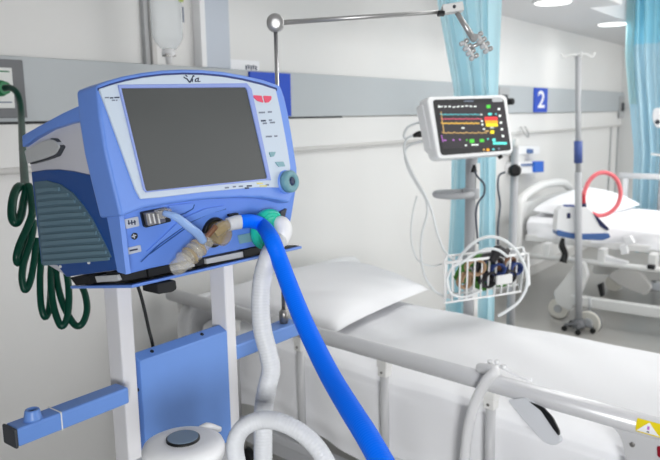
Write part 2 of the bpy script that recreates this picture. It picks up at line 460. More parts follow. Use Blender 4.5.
# logo and printed legends
lg = MB()
for a_, b_, w in [((185.5,75),(187.5,76.6),1),((183.8,76.8),(186,78.6),1),((186.5,78.2),(190,82.5),1.2),((190,82.5),(193.6,75.2),1.2),((192.8,78.5),(192.2,82),1.1),((193.6,76.6),(194.4,75.6),1),((198.4,78),(195.8,79),1),((195.8,79),(195.2,81.4),1),((195.2,81.4),(198,81),1),((198.6,77.6),(198,81.6),1),((198,81.6),(200.5,81.2),.9)]:
    lg.stroke(Vp, a_, b_, w, .0047, 'print_dark')
lg.build('logo', vt)
pr = MB()
for x0_, x1_, y, k in [(105,109,97.6,'print_grey'),(110,113.4,97.9,'print_dark'),(114.5,119.5,97.5,'print_dark'),(112,115,100.3,'print_grey'),(116,117.5,100.3,'print_grey')]:
    pr.stroke(Vp, (x0_, y), (x1_, y-.1), 1.3, .0047, k)
for x0_, x1_, y, k in [(259,265,112.6,'print_grey'),(268,272,112,'print_grey'),(261,266,120.8,'print_dark'),(269,272,120.2,'print_grey'),(263,267,123.4,'print_grey'),(270,275,122.6,'print_grey'),(266,272,136.6,'print_grey'),(274.5,277.5,136.2,'print_grey')]:
    pr.stroke(Vp, (x0_, y), (x1_, y-.2), 1.6, .0047, k)
for x0_, x1_, y, k in [(233,236,186.8,'print_grey'),(239,243,186.4,'print_grey'),(247,252,186,'print_dark'),(257,263,183.5,'print_yellow'),(260,267,186,'print_yellow'),(245,249,188.2,'print_dark'),(266,269,185,'print_grey'),(225,229,187.8,'print_grey')]:
    pr.stroke(Vp, (x0_, y), (x1_, y-.25), 1.5, .0047, k)
pr.build('printed_legends', vt)
rd = MB(); rd.poly(Vp, roundp([(253,95.2),(261.6,95.6),(263.6,102.6),(258,101),(254.5,98)], .8), .0056, .0016, 'red_mark'); rd.poly(Vp, roundp([(263.6,95.7),(271.6,96),(271.4,99.5),(268.6,102.4),(265.2,102.6)], .8), .0056, .0016, 'red_mark')
rd.build('red_alarm_keys', vt)
for q in ([(269.5,152),(276,151.8),(274,156.5),(271,157)], [(275.5,162),(283.5,161.6),(285.5,166.4),(279,166.6)]):
    MB().poly(Vp, roundp(q, 1), .0065, .003, 'key_teal').build('key', vt)
# round knob at lower right
kc = Vp(285.5, 182, .003); n = Vp.N
MB().lathe([(.0265, -.012), (.0265, .004), (.024, .006)], kc, n, 'vent_blue').build('knob_collar', vt)
kb = MB(); kb.lathe([(.0245, .004), (.0245, .018), (.0215, .0215), (.011, .0215), (.0105, .018), (0.001, .017)], kc, n, 'knob_teal', seg=28); kob = kb.build('control_knob', vt)
MB().lathe([(.0098, .0165), (.0094, .0205), (.004, .0215)], kc, n, 'knob_dark').build('knob_cap', kob)
# fascia fittings
co = MB(); co.poly(Vr, roundp([(141.5,212.5),(167,207.5),(171.5,221.5),(145,228)], 2), .006, .01, 'black'); cob = co.build('sensor_socket', vt)
cp = MB(); cp.poly(Vr, roundp([(145.5,213.5),(163,210.5),(166,222),(148,226)], 1.5), .013, .010, 'metal_dull')
for x in (149, 153.5, 158): cp.stroke(Vr, (x, 214), (x+2, 223.5), 1.2, .0145, 'ivory', .002)
cp.poly(Vr, roundp([(158,211.5),(171,208.5),(172.5,216),(160,219.5)], 1.5), .020, .012, 'clear_plastic')
cp.build('sensor_plug', cob)
for q in ([(124.5,219.5),(138,216.5),(139.5,226),(126,229)], [(126,248.5),(140.5,245),(141.5,251.5),(127,255)]):
    l_ = MB().poly(Vr, roundp(q, 1), .002, .004, 'label_grey').build('fascia_label', vt)
    c0 = sum(x for x, y in q)/4; c1 = sum(y for x, y in q)/4
    MB().stroke(Vr, (c0-4, c1+.8), (c0+4, c1-.9), 1.6 if c1 > 240 else 1.0, .0024, 'print_dark').build('print', l_)
    if c1 < 240:
        for dx in (-3, 0, 3): MB().stroke(Vr, (c0+dx-.4, c1-2.5), (c0+dx+.2, c1+2), 1.2, .0026, 'print_dark').build('print', l_)
sy = MB(); cc = Vr(134, 236, 0)
sy.lathe([(.0062, 0), (.0062, .003), (.0045, .0032)], cc, Vr.N, 'black'); sy.stroke(Vr, (131.8,236.8), (136.4,235.2), 1.1, .0042, 'label_grey'); sy.stroke(Vr, (133.6,233.8), (134.6,238.4), 1.1, .0042, 'label_grey')
sy.build('symbol_badge', vt)
MB().poly(Vr, roundp([(238,235.5),(253,232.5),(254,241),(240,244)], 1), .002, .004, 'key_teal').build('fascia_label', vt)
MB().poly(Vr, roundp([(229,214.5),(238.5,213),(238.8,215.4),(229.4,217)], .8), .006, .006, 'black').build('latch', vt)
MB().poly(Vr, roundp([(281,212),(287,208.5),(284.5,219),(281.5,221)], .8), .006, .006, 'dark_grey').build('latch', vt)
# exhalation port ring
pc = Vr(213, 232, 0)
MB().lathe([(.0315, -.004), (.0315, .008), (.028, .010), (.0235, .004), (.001, .003)], pc, Vr.N, 'black').build('port_ring', vt)
# side: blue handle arm, grey grip, dark blue panel, louvre
MB().poly(Vs, [(84,121),(98,114),(106,150),(119,214),(126,274.5),(117.5,272),(107,218),(99,180)], .008, .010, 'vent_blue').build('side_band', vt)
hb = MB(); hb.poly(Vs, [(79.5,105),(62,113),(40,125),(21.5,135.5),(22,147.5),(34,139),(50,130),(68,124),(85,120.5)], .012, .02, 'vent_blue'); hb.build('handle_arm', vt, bevel=.003)
gr = MB(); gr.poly(Vs, roundp([(24,151),(40,141.5),(52,138.5),(59.5,146),(55,154.5),(43,159),(27,163.5)], [1,4,5,3,4,4,1]), .012, .02, 'handle_grey')
gr.build('grip', vt, bevel=.004)
MB().poly(Vs, roundp([(50,138.2),(54,138.6),(61.5,147),(56.5,156.2),(44,160.6),(30,164.5),(30,162.5),(43,158),(54.5,153.5),(58.5,147)], 1), .009, .012, 'dark_grey').build('grip_recess', vt)
bp = MB(); bp.poly(Vs, [(31,172),(44,170),(58,169.6),(72,171.3),(88,175),(100,179),(106,205),(112,240),(117,270),(66,277),(57,265.5),(41,264)], .006, .02, 'vent_side_blue'); bp.build('side_panel', vt, bevel=.002)
lv_l = [(34,182),(36,200),(38,220),(40,240),(42,265)]
def interp(tab, y):
    for (xa, ya), (xb, yb) in zip(tab, tab[1:]):
        if ya <= y <= yb: return xa + (xb-xa)*(y-ya)/(yb-ya)
    return tab[-1][0] if y > tab[-1][1] else tab[0][0]
lv_r = [(46,180.5),(60,184.5),(72,193),(82,205),(92,220),(101,238),(108,252),(110.5,257.5)]
lv = MB(); lv.poly(Vs, [(34,182)] + lv_r + [(42,265)], .009, .01, 'louvre_dark')
y = 189.0
while y < 262:
    xa = interp(lv_l, y)+1.5; xb = interp(lv_r, y-4)-2.5
    if xb - xa > 6:
        mid = ((xa+xb)/2, y-1.2-(xb-xa)*.02); yy = y-(xb-xa)*.07
        lv.poly(Vs, [(xa,y),mid,(xb,yy),(xb,yy+3.4),(mid[0],mid[1]+3.9),(xa,y+4.2)], .0125, .004, 'louvre_teal')
    y += 6.6
lv.build('louvre', vt)
for q in ((61,266.5),(89.5,262.5)): MB().lathe([(.003, 0), (.003, .003)], Vs(*q, .006), Vs.N, 'ivory', 10).build('screw', vt)
# black feet and clips between ventilator and tray
ft = MB(); Vf = Plane((0, 1.06, 1.4), (0,-1,0))
MB().poly(Vs, [(70,277.5),(89,275.5),(91,284),(76,285.5)], -.01, .05, 'black_rubber').build('foot', vt)
MB().poly(Vs, [(95,276.5),(117,275),(118.5,280.5),(97,282.5)], -.006, .03, 'handle_grey').build('mounting_rail', vt)
for q in ([(122,274),(146,269.5),(147,277),(124,281)], [(148,269.5),(170,265),(171,272),(149,277)], [(196,260),(204,258.5),(204.5,264),(197,266)], [(244,250),(259,247),(260,256),(245,259)]):
    ob = MB().poly(Vf, q, 0, .05, 'black_rubber').build('foot', vt)
for q in ([(171,266.5),(194,261.5),(195,266.5),(172,271)], [(206,259),(243,251.5),(243.5,257),(207,264)]):
    MB().poly(Vf, q, -.004, .03, 'handle_grey').build('mounting_rail', vt)

# ---- circuit fittings plugged into the ventilator
ev = thing('exhalation_valve', 'clear amber plastic valve elbow plugged into the ventilator front', 'breathing valve', tuple(Vr(205, 240, .02)))
e = MB()
e.lathe([(.0235, .004), (.025, .016), (.021, .024), (.022, .034), (.015, .04)], pc, Vr.N, 'amber_plastic')
e.tube([Vr(214,233,.03), Vr(221,228,.035), Vr(229,224,.04)], [.013,.014,.011], 'amber_plastic', n=5)
e.build('valve_body', ev)
MB().tube([Vr(206,240,.03), Vr(197,249,.034), Vr(187,258,.038), Vr(179,266,.04), Vr(174,269,.04)], [.0175,.0185,.0165,.0165,.014], 'clear_plastic', n=5, seg=14).build('elbow', ev)
rb = MB()
for f0, k in ((0.12,'amber_plastic'), (.3,'clear_plastic'), (.48,'amber_plastic'), (.72,'clear_plastic')):
    a_ = Vr(202,244,.034).lerp(Vr(179,266,.04), f0); d_ = (Vr(179,266,.04)-Vr(202,244,.034)).normalized()
    rb.lathe([(.0175, 0), (.0202, .002), (.0202, .005), (.0175, .007)], a_, d_, k)
rb.build('grip_rings', ev)
MB().lathe([(.012,.006),(.012,.022),(.006,.03)], pc, Vr.N, 'metal_dull').build('valve_core', ev)
MB().tube([Vr(205,239,.036), Vr(211,232,.04), Vr(216,226,.042)], .006, 'cable_brown', n=4).build('flap', ev)
MB().tube([Vr(228,224.5,.04), Vr(236,222.5,.045), Vr(241,222,.05)], [.0135,.015,.0145], 'hose_white', n=4, seg=16).build('cuff', ev)
tag(MB().tube([Vr(164,213,.022), Vr(176,217,.045), Vr(188,226,.052), Vr(198,234,.05), Vr(203,241,.047)], [.0055,.0075,.0085,.009,.0085], 'tube_pale_blue', n=6, seg=12).build('sensor_tube'), 'pale blue short sensor tube from grey plug to clear valve', 'tube')
# green filter + white elbow
gf = thing('bacterial_filter', 'turquoise round filter disc on the ventilator front right', 'filter', tuple(Vr(264, 230, .0)))
fc = Vr(263, 228, .014)
MB().lathe([(.024, -.014), (.044, .004), (.046, .012), (.046, .018), (.036, .026), (.012, .032)], fc, Vr.N, 'filter_green', seg=32).build('disc', gf)
rg = MB()
for r in (.026, .033, .039): rg.lathe([(r, .021), (r, .0295 if r < .035 else .0255), (r+.0015, .0295 if r < .035 else .0255), (r+.0015, .020)], fc, Vr.N, 'filter_green', seg=32)
rg.build('ridges', gf)
# white hose with elbow
wh = thing('breathing_hose', 'white hose dropping from the ventilator front beside the right column', 'hose', tuple(PD(265, 455, 1.22)))
MB().tube([Vr(275,225,.034), Vr(281,225,.05), Vr(283,232,.06), Vr(279,243,.06)], [.015,.0205,.0205,.0175], 'white', n=5, seg=16).build('elbow', wh)
wpts = [Vr(279,240,.055)] + [PD(*q) for q in [(270,254,1.365),(262.5,278,1.36),(260.5,305,1.36),(262.5,330,1.36),(268,352,1.36),(271,370,1.36),(267,388,1.36),(263.5,410,1.36),(263,440,1.36),(263,480,1.36)]]
MB().tube(wpts, .0188, 'hose_white', seg=16, n=8, ribs=.006).build('corrugated_tube', wh)
# blue hose
bpts = [Vr(237.5,222.3,.046), Vr(243,221.5,.05), Vr(252,221.3,.055), Vr(262,225.5,.060)] + [PD(*q) for q in [(271,238,1.36),(280,261,1.34),(290,288,1.31),(302,318,1.27),(316,348,1.22),(332,379,1.15),(350,409,1.07),(367,436,1.01),(384,466,.96),(392,480,.94)]]
tag(MB().tube(bpts, [.0145,.0165,.0175,.0178,.0178,.0178], 'hose_blue', seg=18, n=10, ribs=.0045).build('breathing_hose'), 'bright blue corrugated hose running down from the ventilator front', 'hose')

# ================================================================== TROLLEY
tr = thing('ventilator_trolley', 'trolley with two white columns and blue cross bar under the ventilator', 'trolley', (.94, 1.2, 0))
tray = MB(); zt = 1.41
tray.prism([PY(70,286,1.25), PY(132,285,1.045), PY(302,246,1.045), PY(302,246,1.045)+Vector((0,.2,-.02))], (0,0,-.006), 'vent_blue')
tray.build('tray', tr, bevel=.002)
MB().prism([PY(80,284,1.235), PY(134,283,1.056), PY(299,245.5,1.056), PY(299,245.5,1.056)+Vector((0,.18,-.018))], (0,0,.0008), 'black_rubber').build('tray_mat', tr)
MB().poly(Plane((0,1.12,1.38),(0,-1,0)), roundp([(157,284),(176,280),(177,289),(173,292),(158,294.5)], 2), 0, .05, 'black_rubber').build('tray_latch', tr, bevel=.002)
def column(px, py, w=.030, d=.046):
    q = PY(px, py, 1.13)
    return MB().box((q.x, 1.13, .12), (q.x+w, 1.13+d, 1.402), 'column_white').build('column', tr, bevel=.003)
column(121, 345, .033, .046); column(225, 290, .030, .05)
xl = PY(139.5, 352, 1.127).x; xr = PY(227.5, 338, 1.127).x; zp = PY(139.5, 357.5, 1.127).z
pb = MB(); pb.prism([(xl,1.127,.95),(xl,1.127,zp-.008),(xl,1.150,zp+.002),(xl,1.156,zp+.002),(xl,1.156,.95)], (xr-xl,0,0), 'cart_blue').build('blue_panel', tr, bevel=.002)
for q in ((152,354),(202,338.5)):
    w_ = PY(*q, 1.141); w_.z = zp-.0025; MB().lathe([(.0042,-.004),(.0042,.0018)], w_, (0,-.6,.75), 'black', 10).build('bolt', tr)
MB().lathe([(.004,0),(.004,.003)], (xl, 1.14, PY(143,390,1.13).z), (-1,0,0), 'black', 10).build('bolt', tr)
# cross bar, left half
za = PY(19,446,1.09).z; zb = PY(17,431,1.09).z; bx0 = PY(18,438,1.09).x; bx1 = PY(129.5,398,1.09).x; zm = (za+zb)/2; hh = .0165
MB().box((bx0, 1.09, zm-hh), (bx1, 1.1305, zm+hh), 'cart_blue').build('cross_bar', tr, bevel=.004)
MB().box((bx0-.006, 1.088, zm-hh-.001), (bx0, 1.131, zm+hh+.001), 'dark_grey').build('end_cap', tr, bevel=.003)
rx = PY(61, 420, 1.09).x
MB().box((rx, 1.089, zm-hh-.001), (rx+.0022, 1.1315, zm+hh+.001), 'ivory').build('seam_ring', tr)
q = PZ(33, 419, zm+hh)
bs = MB(); bs.lathe([(.0165, 0), (.0150, .004), (.0125, .016), (.0115, .018), (.0075, .018), (.007, .012), (.001, .012)], q, (0,0,1), 'cart_blue'); bo = bs.build('boss', tr)
MB().lathe([(.0068, .0122), (.0068, .0135)], q, (0,0,1), 'black', 14).build('boss_hole', bo)
# right half
rb0 = PY(236, 350, 1.145).x; rb1 = PY(302, 334, 1.145).x; zr = PY(270, 340, 1.145).z
MB().box((rb0-.002, 1.145, zr-.0185), (rb1, 1.20, zr+.0185), 'cart_blue').build('cross_bar', tr, bevel=.004)
# base with casters
bs = MB(); bs.box((.70, .95, .09), (.76, 1.55, .13), 'column_white'); bs.box((1.12, .95, .09), (1.18, 1.55, .13), 'column_white'); bs.box((.72, 1.12, .09), (1.16, 1.2, .14), 'column_white'); bs.build('base', tr, bevel=.004)
for x in (.73, 1.15):
    for y in (.98, 1.52):
        MB().cyl((x-.012, y, .045), (1,0,0), .045, .024, 'black_rubber').cyl((x, y, .06), (0,0,1), .01, .04, 'metal_dull').build('caster', tr)
# shelf carrying the humidifier, white bracket beside the left column
sh = MB(); hc = PZ(183, 438, 1.185); sh.box((hc.x-.07, hc.y-.06, 1.00), (hc.x+.055, 1.135, 1.015), 'column_white').build('shelf', tr, bevel=.003)
# humidifier
hm = thing('humidifier', 'white round lidded humidifier with grey window in front of blue panel', 'humidifier', (hc.x, hc.y, 1.015))
MB().lathe([(.050,0),(.054,.01),(.054,.125),(.050,.13)], (hc.x,hc.y,1.015), (0,0,1), 'white', 36).build('chamber', hm)
MB().lathe([(.058,0),(.0665,.004),(.067,.018),(.0645,.024),(.055,.029),(.040,.032),(.036,.0315)], (hc.x,hc.y,1.151), (0,0,1), 'white', 40).build('lid', hm)
MB().lathe([(.0275,.0),(.0275,.0345),(.0255,.0355)], (hc.x,hc.y,1.151), (0,0,1), 'black', 32).build('window_ring', hm)
MB().lathe([(.0250,.02),(.0250,.0365)], (hc.x,hc.y,1.151), (0,0,1), 'lid_grey', 32).build('window_pane', hm)
sp = MB(); sp.tube([(hc.x+.05,hc.y+.02,1.165), (hc.x+.065,hc.y+.012,1.172), (hc.x+.084,hc.y+.0,1.168)], [.012,.012,.004], 'white', n=4); sp.build('spout', hm)
MB().obox((hc.x-.058, hc.y+.03, 1.15), (.03,0,0), (0,.014,0), (0,0,.012), 'white').build('bracket', hm, bevel=.004)
# white arched hose from the humidifier
apts = [PD(*q) for q in [(240,500,1.22),(238,470,1.22),(235,445,1.22),(243,428,1.22),(262,420,1.22),(283,423,1.21),(303,434,1.20),(318,449,1.19),(330,470,1.18),(340,500,1.17)]]
tag(MB().tube(apts, .0160, 'hose_white', seg=16, n=8, ribs=.006).build('breathing_hose'), 'white arched hose curving beside the humidifier at the bottom edge', 'hose')
# mains lead from the tray
tag(MB().tube([PD(*q) for q in [(137,284,1.5),(141,296,1.51),(145,312,1.52),(149,330,1.53),(153,347,1.53),(157,380,1.54)]], .0036, 'black_rubber', n=6).build('power_cable'), 'black cable hanging from under the ventilator behind the blue panel', 'cable')

# ---- circuit support arm on the right cross bar
pk = PY(284, 322, 1.172)
sa = thing('support_arm', 'chrome jointed tube support arm reaching over the bed', 'support arm', (pk.x, 1.172, zr+.0185))
MB().lathe([(.011,0),(.011,.005),(.0125,.006),(.0125,.03),(.010,.033),(.007,.036)], (pk.x,1.172,zr+.0185), (0,0,1), 'metal_dull', 18).build('clamp', sa)
topz = PY(270, 24, 1.172).z; px_ = pk.x
MB().tube([(px_,1.172,zr+.05), (px_,1.172,topz)], .0052, 'chrome', raw=True, seg=12).build('upright', sa)
jc = Vector((px_, 1.172, topz+.004)); dv = (Vector(CAM) - jc); dv.z = 0; dv.normalize()
MB().lathe([(.017,-.018),(.0215,-.015),(.0215,.015),(.018,.019),(.006,.019)], jc, dv, 'steel', 28).build('joint_drum', sa)
e0 = jc + Vector((.014,0,.002)); e1 = PD(452, 11, 1.75)
MB().tube([e0, e0.lerp(e1,.5), e1], [.0062,.0056,.005], 'steel', raw=True, seg=12).build('boom', sa)
d = (e1-e0).normalized(); q = PD(452.5, 8.5, 1.75)
rt = Vector(RM[:,0]); upv = Vector(-RM[:,1]); fw = Vector(RM[:,2])
MB().obox(q, rt*.026+upv*.004, fw*.013, upv*.011-rt*.002, 'ivory').build('end_block', sa, bevel=.003)
MB().lathe([(.004,0),(.004,.004)], q - fw*.013 + rt*.002, -fw, 'dark_grey', 12).build('pivot_screw', sa)
MB().obox(PD(441,13.6,1.745), rt*.009, fw*.009, upv*.005, 'black').build('stop', sa, bevel=.002)
f0 = PD(457,13,1.75); f1 = PD(473,38,1.75)
MB().tube([f0, f1], [.0062,.0085], 'steel', raw=True, seg=12).build('drop_rod', sa)
hk = MB()
a0_ = PD(474,38,1.75)
hk.lathe([(.009,-.008),(.009,.008)], a0_, -fw, 'steel')
for (xa, ya), (xb, yb) in (((464,42),(474,57)), ((478,35),(488,50))):
    hk.tube([PD(xa,ya,1.75), PD(xb,yb,1.75)], .0045, 'ivory', raw=True, seg=10)
    for t_ in (.02, .36, .68, 1.0):
        c_ = PD(xa+(xb-xa)*t_, ya+(yb-ya)*t_, 1.75); w = rt*.85+upv*.52; w.normalize()
        for sgn in (-1, 1):
            if t_ in (.02, .68) or True:
                hk.lathe([(.0038,.0),(.0062,.004),(.0062,.011),(.004,.013)], c_ , w*sgn, 'steel' if sgn > 0 else 'handle_grey', 10)
hk.tube([PD(469,48,1.75), PD(483,42,1.75)], .005, 'steel', raw=True, seg=10)
hk.build('tube_holder', sa)

# ================================================================== BED 1 (near)
ANG = .09
def B(u, v, z): return Vector((1.885 + ANG*v + u, v - ANG*u, z))
b1 = thing('hospital_bed', 'near white bed with grey side rail behind the ventilator trolley', 'bed', tuple(B(.5, 1.4, 0)))
ZR = .855; RR = .030
MB().tube([B(0,-.15,ZR), B(0,1.2,ZR), B(0,2.63,ZR)], RR, 'rail_alu', raw=True, seg=20).build('rail_tube', b1)
rp = [B(0,-.15,ZR-.0), B(0,1.2,ZR), B(0,2.56,ZR)]
for v in (.88, 1.31, 1.74, 2.15, 2.53):
    k = MB(); k.box((-.020, v-.022, ZR-.052), (.020, v+.022, ZR-.024), 'bracket_ivory', xf=B); k.box((-.018, v-.019, ZR-.085), (.018, v+.019, ZR-.05), 'bracket_ivory', xf=B)
    bo = k.build('bracket', b1, bevel=.004)
    MB().lathe([(.005,0),(.005,.003)], B(-.018, v, ZR-.068), (-1,0,0), 'metal_dull', 10).build('screw', bo)
    MB().tube([B(0,v,ZR-.08), B(0,v,.36)], .0165, 'post_grey', raw=True, seg=14).build('rail_post', b1)
MB().box((-.02, -.1, .33), (.02, 2.55, .37), 'rail_grey', xf=B).build('lower_rail', b1, bevel=.005)
# end plate with red button, near the foot
nrm = Vector((-1, ANG, 0)); Rp = Plane(B(0,1,.8), nrm)
MB().poly(Rp, roundp([(608,423),(650,432),(700,450),(700,560),(630,560),(627,470),(624,448),(619,433)], [2,2,2,2,2,4,6,8]), .014, .026, 'post_grey').build('latch_plate', b1, bevel=.003)
MB().lathe([(.007,0),(.007,.003),(.004,.0045)], Rp(632.5,444.5,.014), nrm, 'metal_dull', 14).build('screw', b1)
MB().poly(Rp, roundp([(657,446),(680,450),(680,462),(657.5,457)], 2), .017, .006, 'maroon').build('release_button', b1)
# warning label wrapped on the rail
def on_tube(v, a, r): return B(-math.cos(a)*r, v, ZR + math.sin(a)*r)
vA = Rp(637.5, 416, .03).y; vA = (vA)/(1); vB = vA - .15
lab = MB(); lab.surf(lambda s_, t_: on_tube(vA+(vB-vA)*s_, math.radians(-22+72*t_), RR+.0008), 8, 10, 'yellow')
lo = lab.build('warning_label', b1)
vC = Rp(650, 420, .03).y
def tri(s_, t_):
    a = math.radians(-14 + 56*t_); w = .030*(1-t_)
    return on_tube(vC + w*(1-2*s_), a, RR+.0014)
MB().surf(tri, 6, 8, 'sign_white').build('warning_triangle', lo)
ex = MB(); ex.surf(lambda s_, t_: on_tube(vC + .003*(1-2*s_), math.radians(6+17*t_), RR+.002), 1, 3, 'tr_purple'); ex.surf(lambda s_, t_: on_tube(vC + .003*(1-2*s_), math.radians(-8+7*t_), RR+.002), 1, 2, 'navy')
ex.build('exclamation_mark', lo)
# headboard
hp = [B(-.02,2.5,.50), B(-.02,2.5,.74), B(.03,2.5,.815), B(.16,2.5,.83), B(.5,2.5,.835), B(.95,2.5,.845), B(1.16,2.5,.84), B(1.24,2.5,.79), B(1.25,2.5,.55)]
hd = MB(); hd.tube(hp, .032, 'white', seg=14, n=6); hd.box((.0, 2.485, .45), (1.23, 2.515, .82), 'white', xf=B); hd.build('headboard', b1)
fr = MB(); fr.box((.05, -.2, .50), (.95, 2.45, .56), 'rail_grey', xf=B); fr.box((.08, 0, .2), (.14, 2.3, .26), 'rail_grey', xf=B); fr.box((.86, 0, .2), (.92, 2.3, .26), 'rail_grey', xf=B)
for v in (.3, 2.0): fr.box((.1, v-.03, .2), (.9, v+.03, .52), 'rail_grey', xf=B)
fr.build('frame', b1)
for u in (.11, .89):
    for v in (.05, 2.25):
        q = B(u, v, .07); MB().cyl(q - Vector((.02,0,0)), (1,0,0), .07, .04, 'black_rubber').cyl(B(u,v,.1), (0,0,1), .012, .1, 'metal_dull').build('caster', b1)
# mattress and sheet
mt = thing('mattress', 'white sheeted mattress on the near bed', 'mattress', tuple(B(.5, 1.2, .57)))
MB().box((.06, -.15, .565), (.93, 2.43, .715), 'white_matte', xf=B).build('foam_core', mt, bevel=.02)
def sheet(s_, t_):
    v = -.25 + 2.69*s_
    prof = [(.035,.40),(.032,.50),(.035,.60),(.036,.69),(.045,.725),(.075,.742),(.12,.748),(.3,.75),(.5,.75),(.7,.75),(.85,.748),(.93,.742),(.965,.725),(.972,.69),(.968,.60),(.965,.5)]
    x = t_*(len(prof)-1); q = min(int(x), len(prof)-2); f_ = x-q
    u = prof[q][0]*(1-f_)+prof[q+1][0]*f_; z = prof[q][1]*(1-f_)+prof[q+1][1]*f_
    if t_ < .22:
        k_ = 1-t_/.22
        u += -.012*k_*(1+math.sin(v*5.1+1.2)) + .008*k_*math.sin(v*13+z*14) + .006*k_*math.sin(v*29-z*9+1) - .010*math.exp(-((z-.49-.02*math.sin(v*3.1))/.03)**2)
        z += .02*k_*math.sin(v*4)
    elif t_ < .8:
        z += .0030*math.sin(v*7.3+u*9) + .0022*math.sin(u*19-v*4.1) + .0025*math.sin(v*13.7-u*21)
    return B(u, v, z)
MB().surf(sheet, 150, 90, 'linen').build('sheet', mt, recalc=False)
# pillow
def pillow(corners, zb, T, lift=0.0, seed=0):
    c00, c10, c11, c01 = [Vector(c) for c in corners]      # near-foot, far-foot, far-head, near-head
    def pt(u, v, side):
        a = u*2-1; b = v*2-1
        pin = .075
        uu = .5 + .5*a*(1-pin*(1-b*b)); vv = .5 + .5*b*(1-pin*(1-a*a))
        p_ = c00*(1-uu)*(1-vv) + c10*uu*(1-vv) + c11*uu*vv + c01*(1-uu)*vv
        h = (max(0, 1-a**2)*max(0, 1-b**2))**.46
        h2 = T*h*(1+.05*math.sin(6*u+seed)+.04*math.sin(9*v+2*seed+4*u))
        wr = .004*math.sin(22*(u+v)+seed)*(1-h)*h*3
        base = zb + lift*vv*vv
        z = base + (.42*T*0 + h2 + wr if side > 0 else -.28*h2) + .035
        return Vector((p_.x, p_.y, z))
    m_ = MB()
    m_.surf(lambda u, v: pt(u, v, 1), 40, 36, 'pillow_cloth'); m_.surf(lambda u, v: pt(u, v, -1), 40, 36, 'pillow_cloth')
    return m_
cs = [PZ(336,337,.79), PZ(430,291,.80), PZ(352,268,.82)+Vector((.02,0,0)), PZ(196,306,.82)]
for i, c_ in enumerate(cs): pass
pl = pillow(cs, .775, .13, lift=.035)
tag(pl.build('pillow'), 'plump white pillow at the head of the near bed', 'pillow')
# strap looped over the rail
sp = thing('rail_strap', 'white band looped over the near bed rail with black edged pad', 'strap', tuple(PD(510, 420, 1.85)))
r0 = [Rp(463,480,.05), Rp(466,445,.05), Rp(470,420,.05), Rp(477,398,.055), Rp(487,380,.055), Rp(495,371,.04)]
MB().tube(r0 + [B(.0, .95, ZR+.038)+Vector((0,-.03,0)), B(.035,.90,ZR+.02), B(.05,.86,ZR-.02)], .0175, 'strap_white', seg=14, n=6, flat=.95).build('loop', sp)
Sp = Plane(B(-.05,.9,.8), Vector((-1,ANG,.35)))
MB().poly(Sp, roundp([(507,400),(526,397),(548,415),(562,440),(553,446),(543,442),(523,420)], [3,4,6,4,4,4,6]), .0, .016, 'pad_white').build('pad', sp, bevel=.004)
MB().poly(Sp, roundp([(529,401.5),(543,407.5),(552,417),(559,431),(558.5,436),(553,429),(544,415.5),(541,411)], [1,2,3,2,1,2,2,2]), .003, .010, 'black').build('black_edge', sp, bevel=.001)
kn = MB()
for x, y, r in ((490,363,.009),(497,362,.007),(504,367,.007)): kn.lathe([(r,-r),(r,r)], Plane(B(.01,.9,.9),nrm)(x,y,0), (0,0,1), 'strap_white', 12)
kn.tube([Plane(B(.03,.9,.9),nrm)(500,366,0), Plane(B(.03,.9,.9),nrm)(515,374,0), Plane(B(.03,.9,.9),nrm)(531,380.5,0)], .006, 'strap_white', n=4)
kn.build('buckle', sp)
q_ = Rp(400, 452, 0); q_ = B(0, q_.y, .37)
MB().lathe([(.024,0),(.028,.004),(.028,.085),(.02,.10)], q_, (0,0,1), 'strap_white').build('rail_cap', b1)

# ================================================================== PATIENT MONITOR ON STAND
ST = Vector((3.27, 1.60, 0))
rot = math.radians(25)
un = Vector((math.cos(rot), -math.sin(rot), 0))
mnv = Vector((-math.sin(rot), -math.cos(rot), .22)).normalized()
Mp = Plane(tuple(PD(470,127,3.20)), mnv)
ms = thing('monitor_stand', 'grey column stand with side handle carrying the patient monitor', 'stand', tuple(ST))
MB().tube([(ST.x,ST.y,.05), (ST.x,ST.y,1.53)], .031, 'stand_grey', raw=True, seg=20).build('column', ms)
MB().box((ST.x-.012, ST.y-.04, .2), (ST.x+.012, ST.y-.03, 1.45), 'ivory', rot=-rot).build('cable_channel', ms)
zc_ = PD(470, 198, 3.38).z
MB().lathe([(.036,-.028),(.044,-.024),(.044,.024),(.036,.028)], (ST.x,ST.y,zc_), (0,0,1), 'stand_grey', 20).build('collar', ms)
hpts = [ST + Vector((0,0,zc_)) - un*.03 - Vector((0,.03,0)), ST + Vector((0,0,zc_)) - un*.12 - Vector((0,.075,0)), ST + Vector((0,0,zc_)) - un*.19 - Vector((0,.05,0)), ST + Vector((0,0,zc_+.004)) - un*.20 + Vector((0,.02,0)), ST + Vector((0,0,zc_+.006)) - un*.12 + Vector((0,.07,0)), ST + Vector((0,0,zc_+.006)) - un*.02 + Vector((0,.035,0))]
MB().tube(hpts, .0165, 'stand_grey', n=6, seg=12).build('handle', ms)
for a in range(5):
    an = a*2*math.pi/5+.3; e_ = ST + Vector((math.cos(an)*.3, math.sin(an)*.3, .09))
    MB().tube([ST+Vector((0,0,.1)), e_], [.03,.02], 'stand_grey', raw=True, seg=10).build('foot', ms)
    MB().cyl(e_ + Vector((-.012,0,-.045)), (1,0,0), .045, .024, 'black_rubber').build('caster', ms)
MB().obox(ST+Vector((0,0,1.535))+mnv*.02, un*.075, Vector((-mnv.y*.0,.06,0)), (0,0,.012), 'dark_grey').build('mount_plate', ms, bevel=.003)
mo = thing('patient_monitor', 'white patient monitor showing coloured traces on the grey stand', 'monitor', tuple(PD(474,158,3.2)))
outer = roundp([(426.5,96.5),(507,94.5),(514,153.5),(438,159.5)], [6,6,6,6], 6)
MB().poly(Mp, outer, 0, .07, 'mon_white').build('housing', mo, bevel=.008, bseg=3)
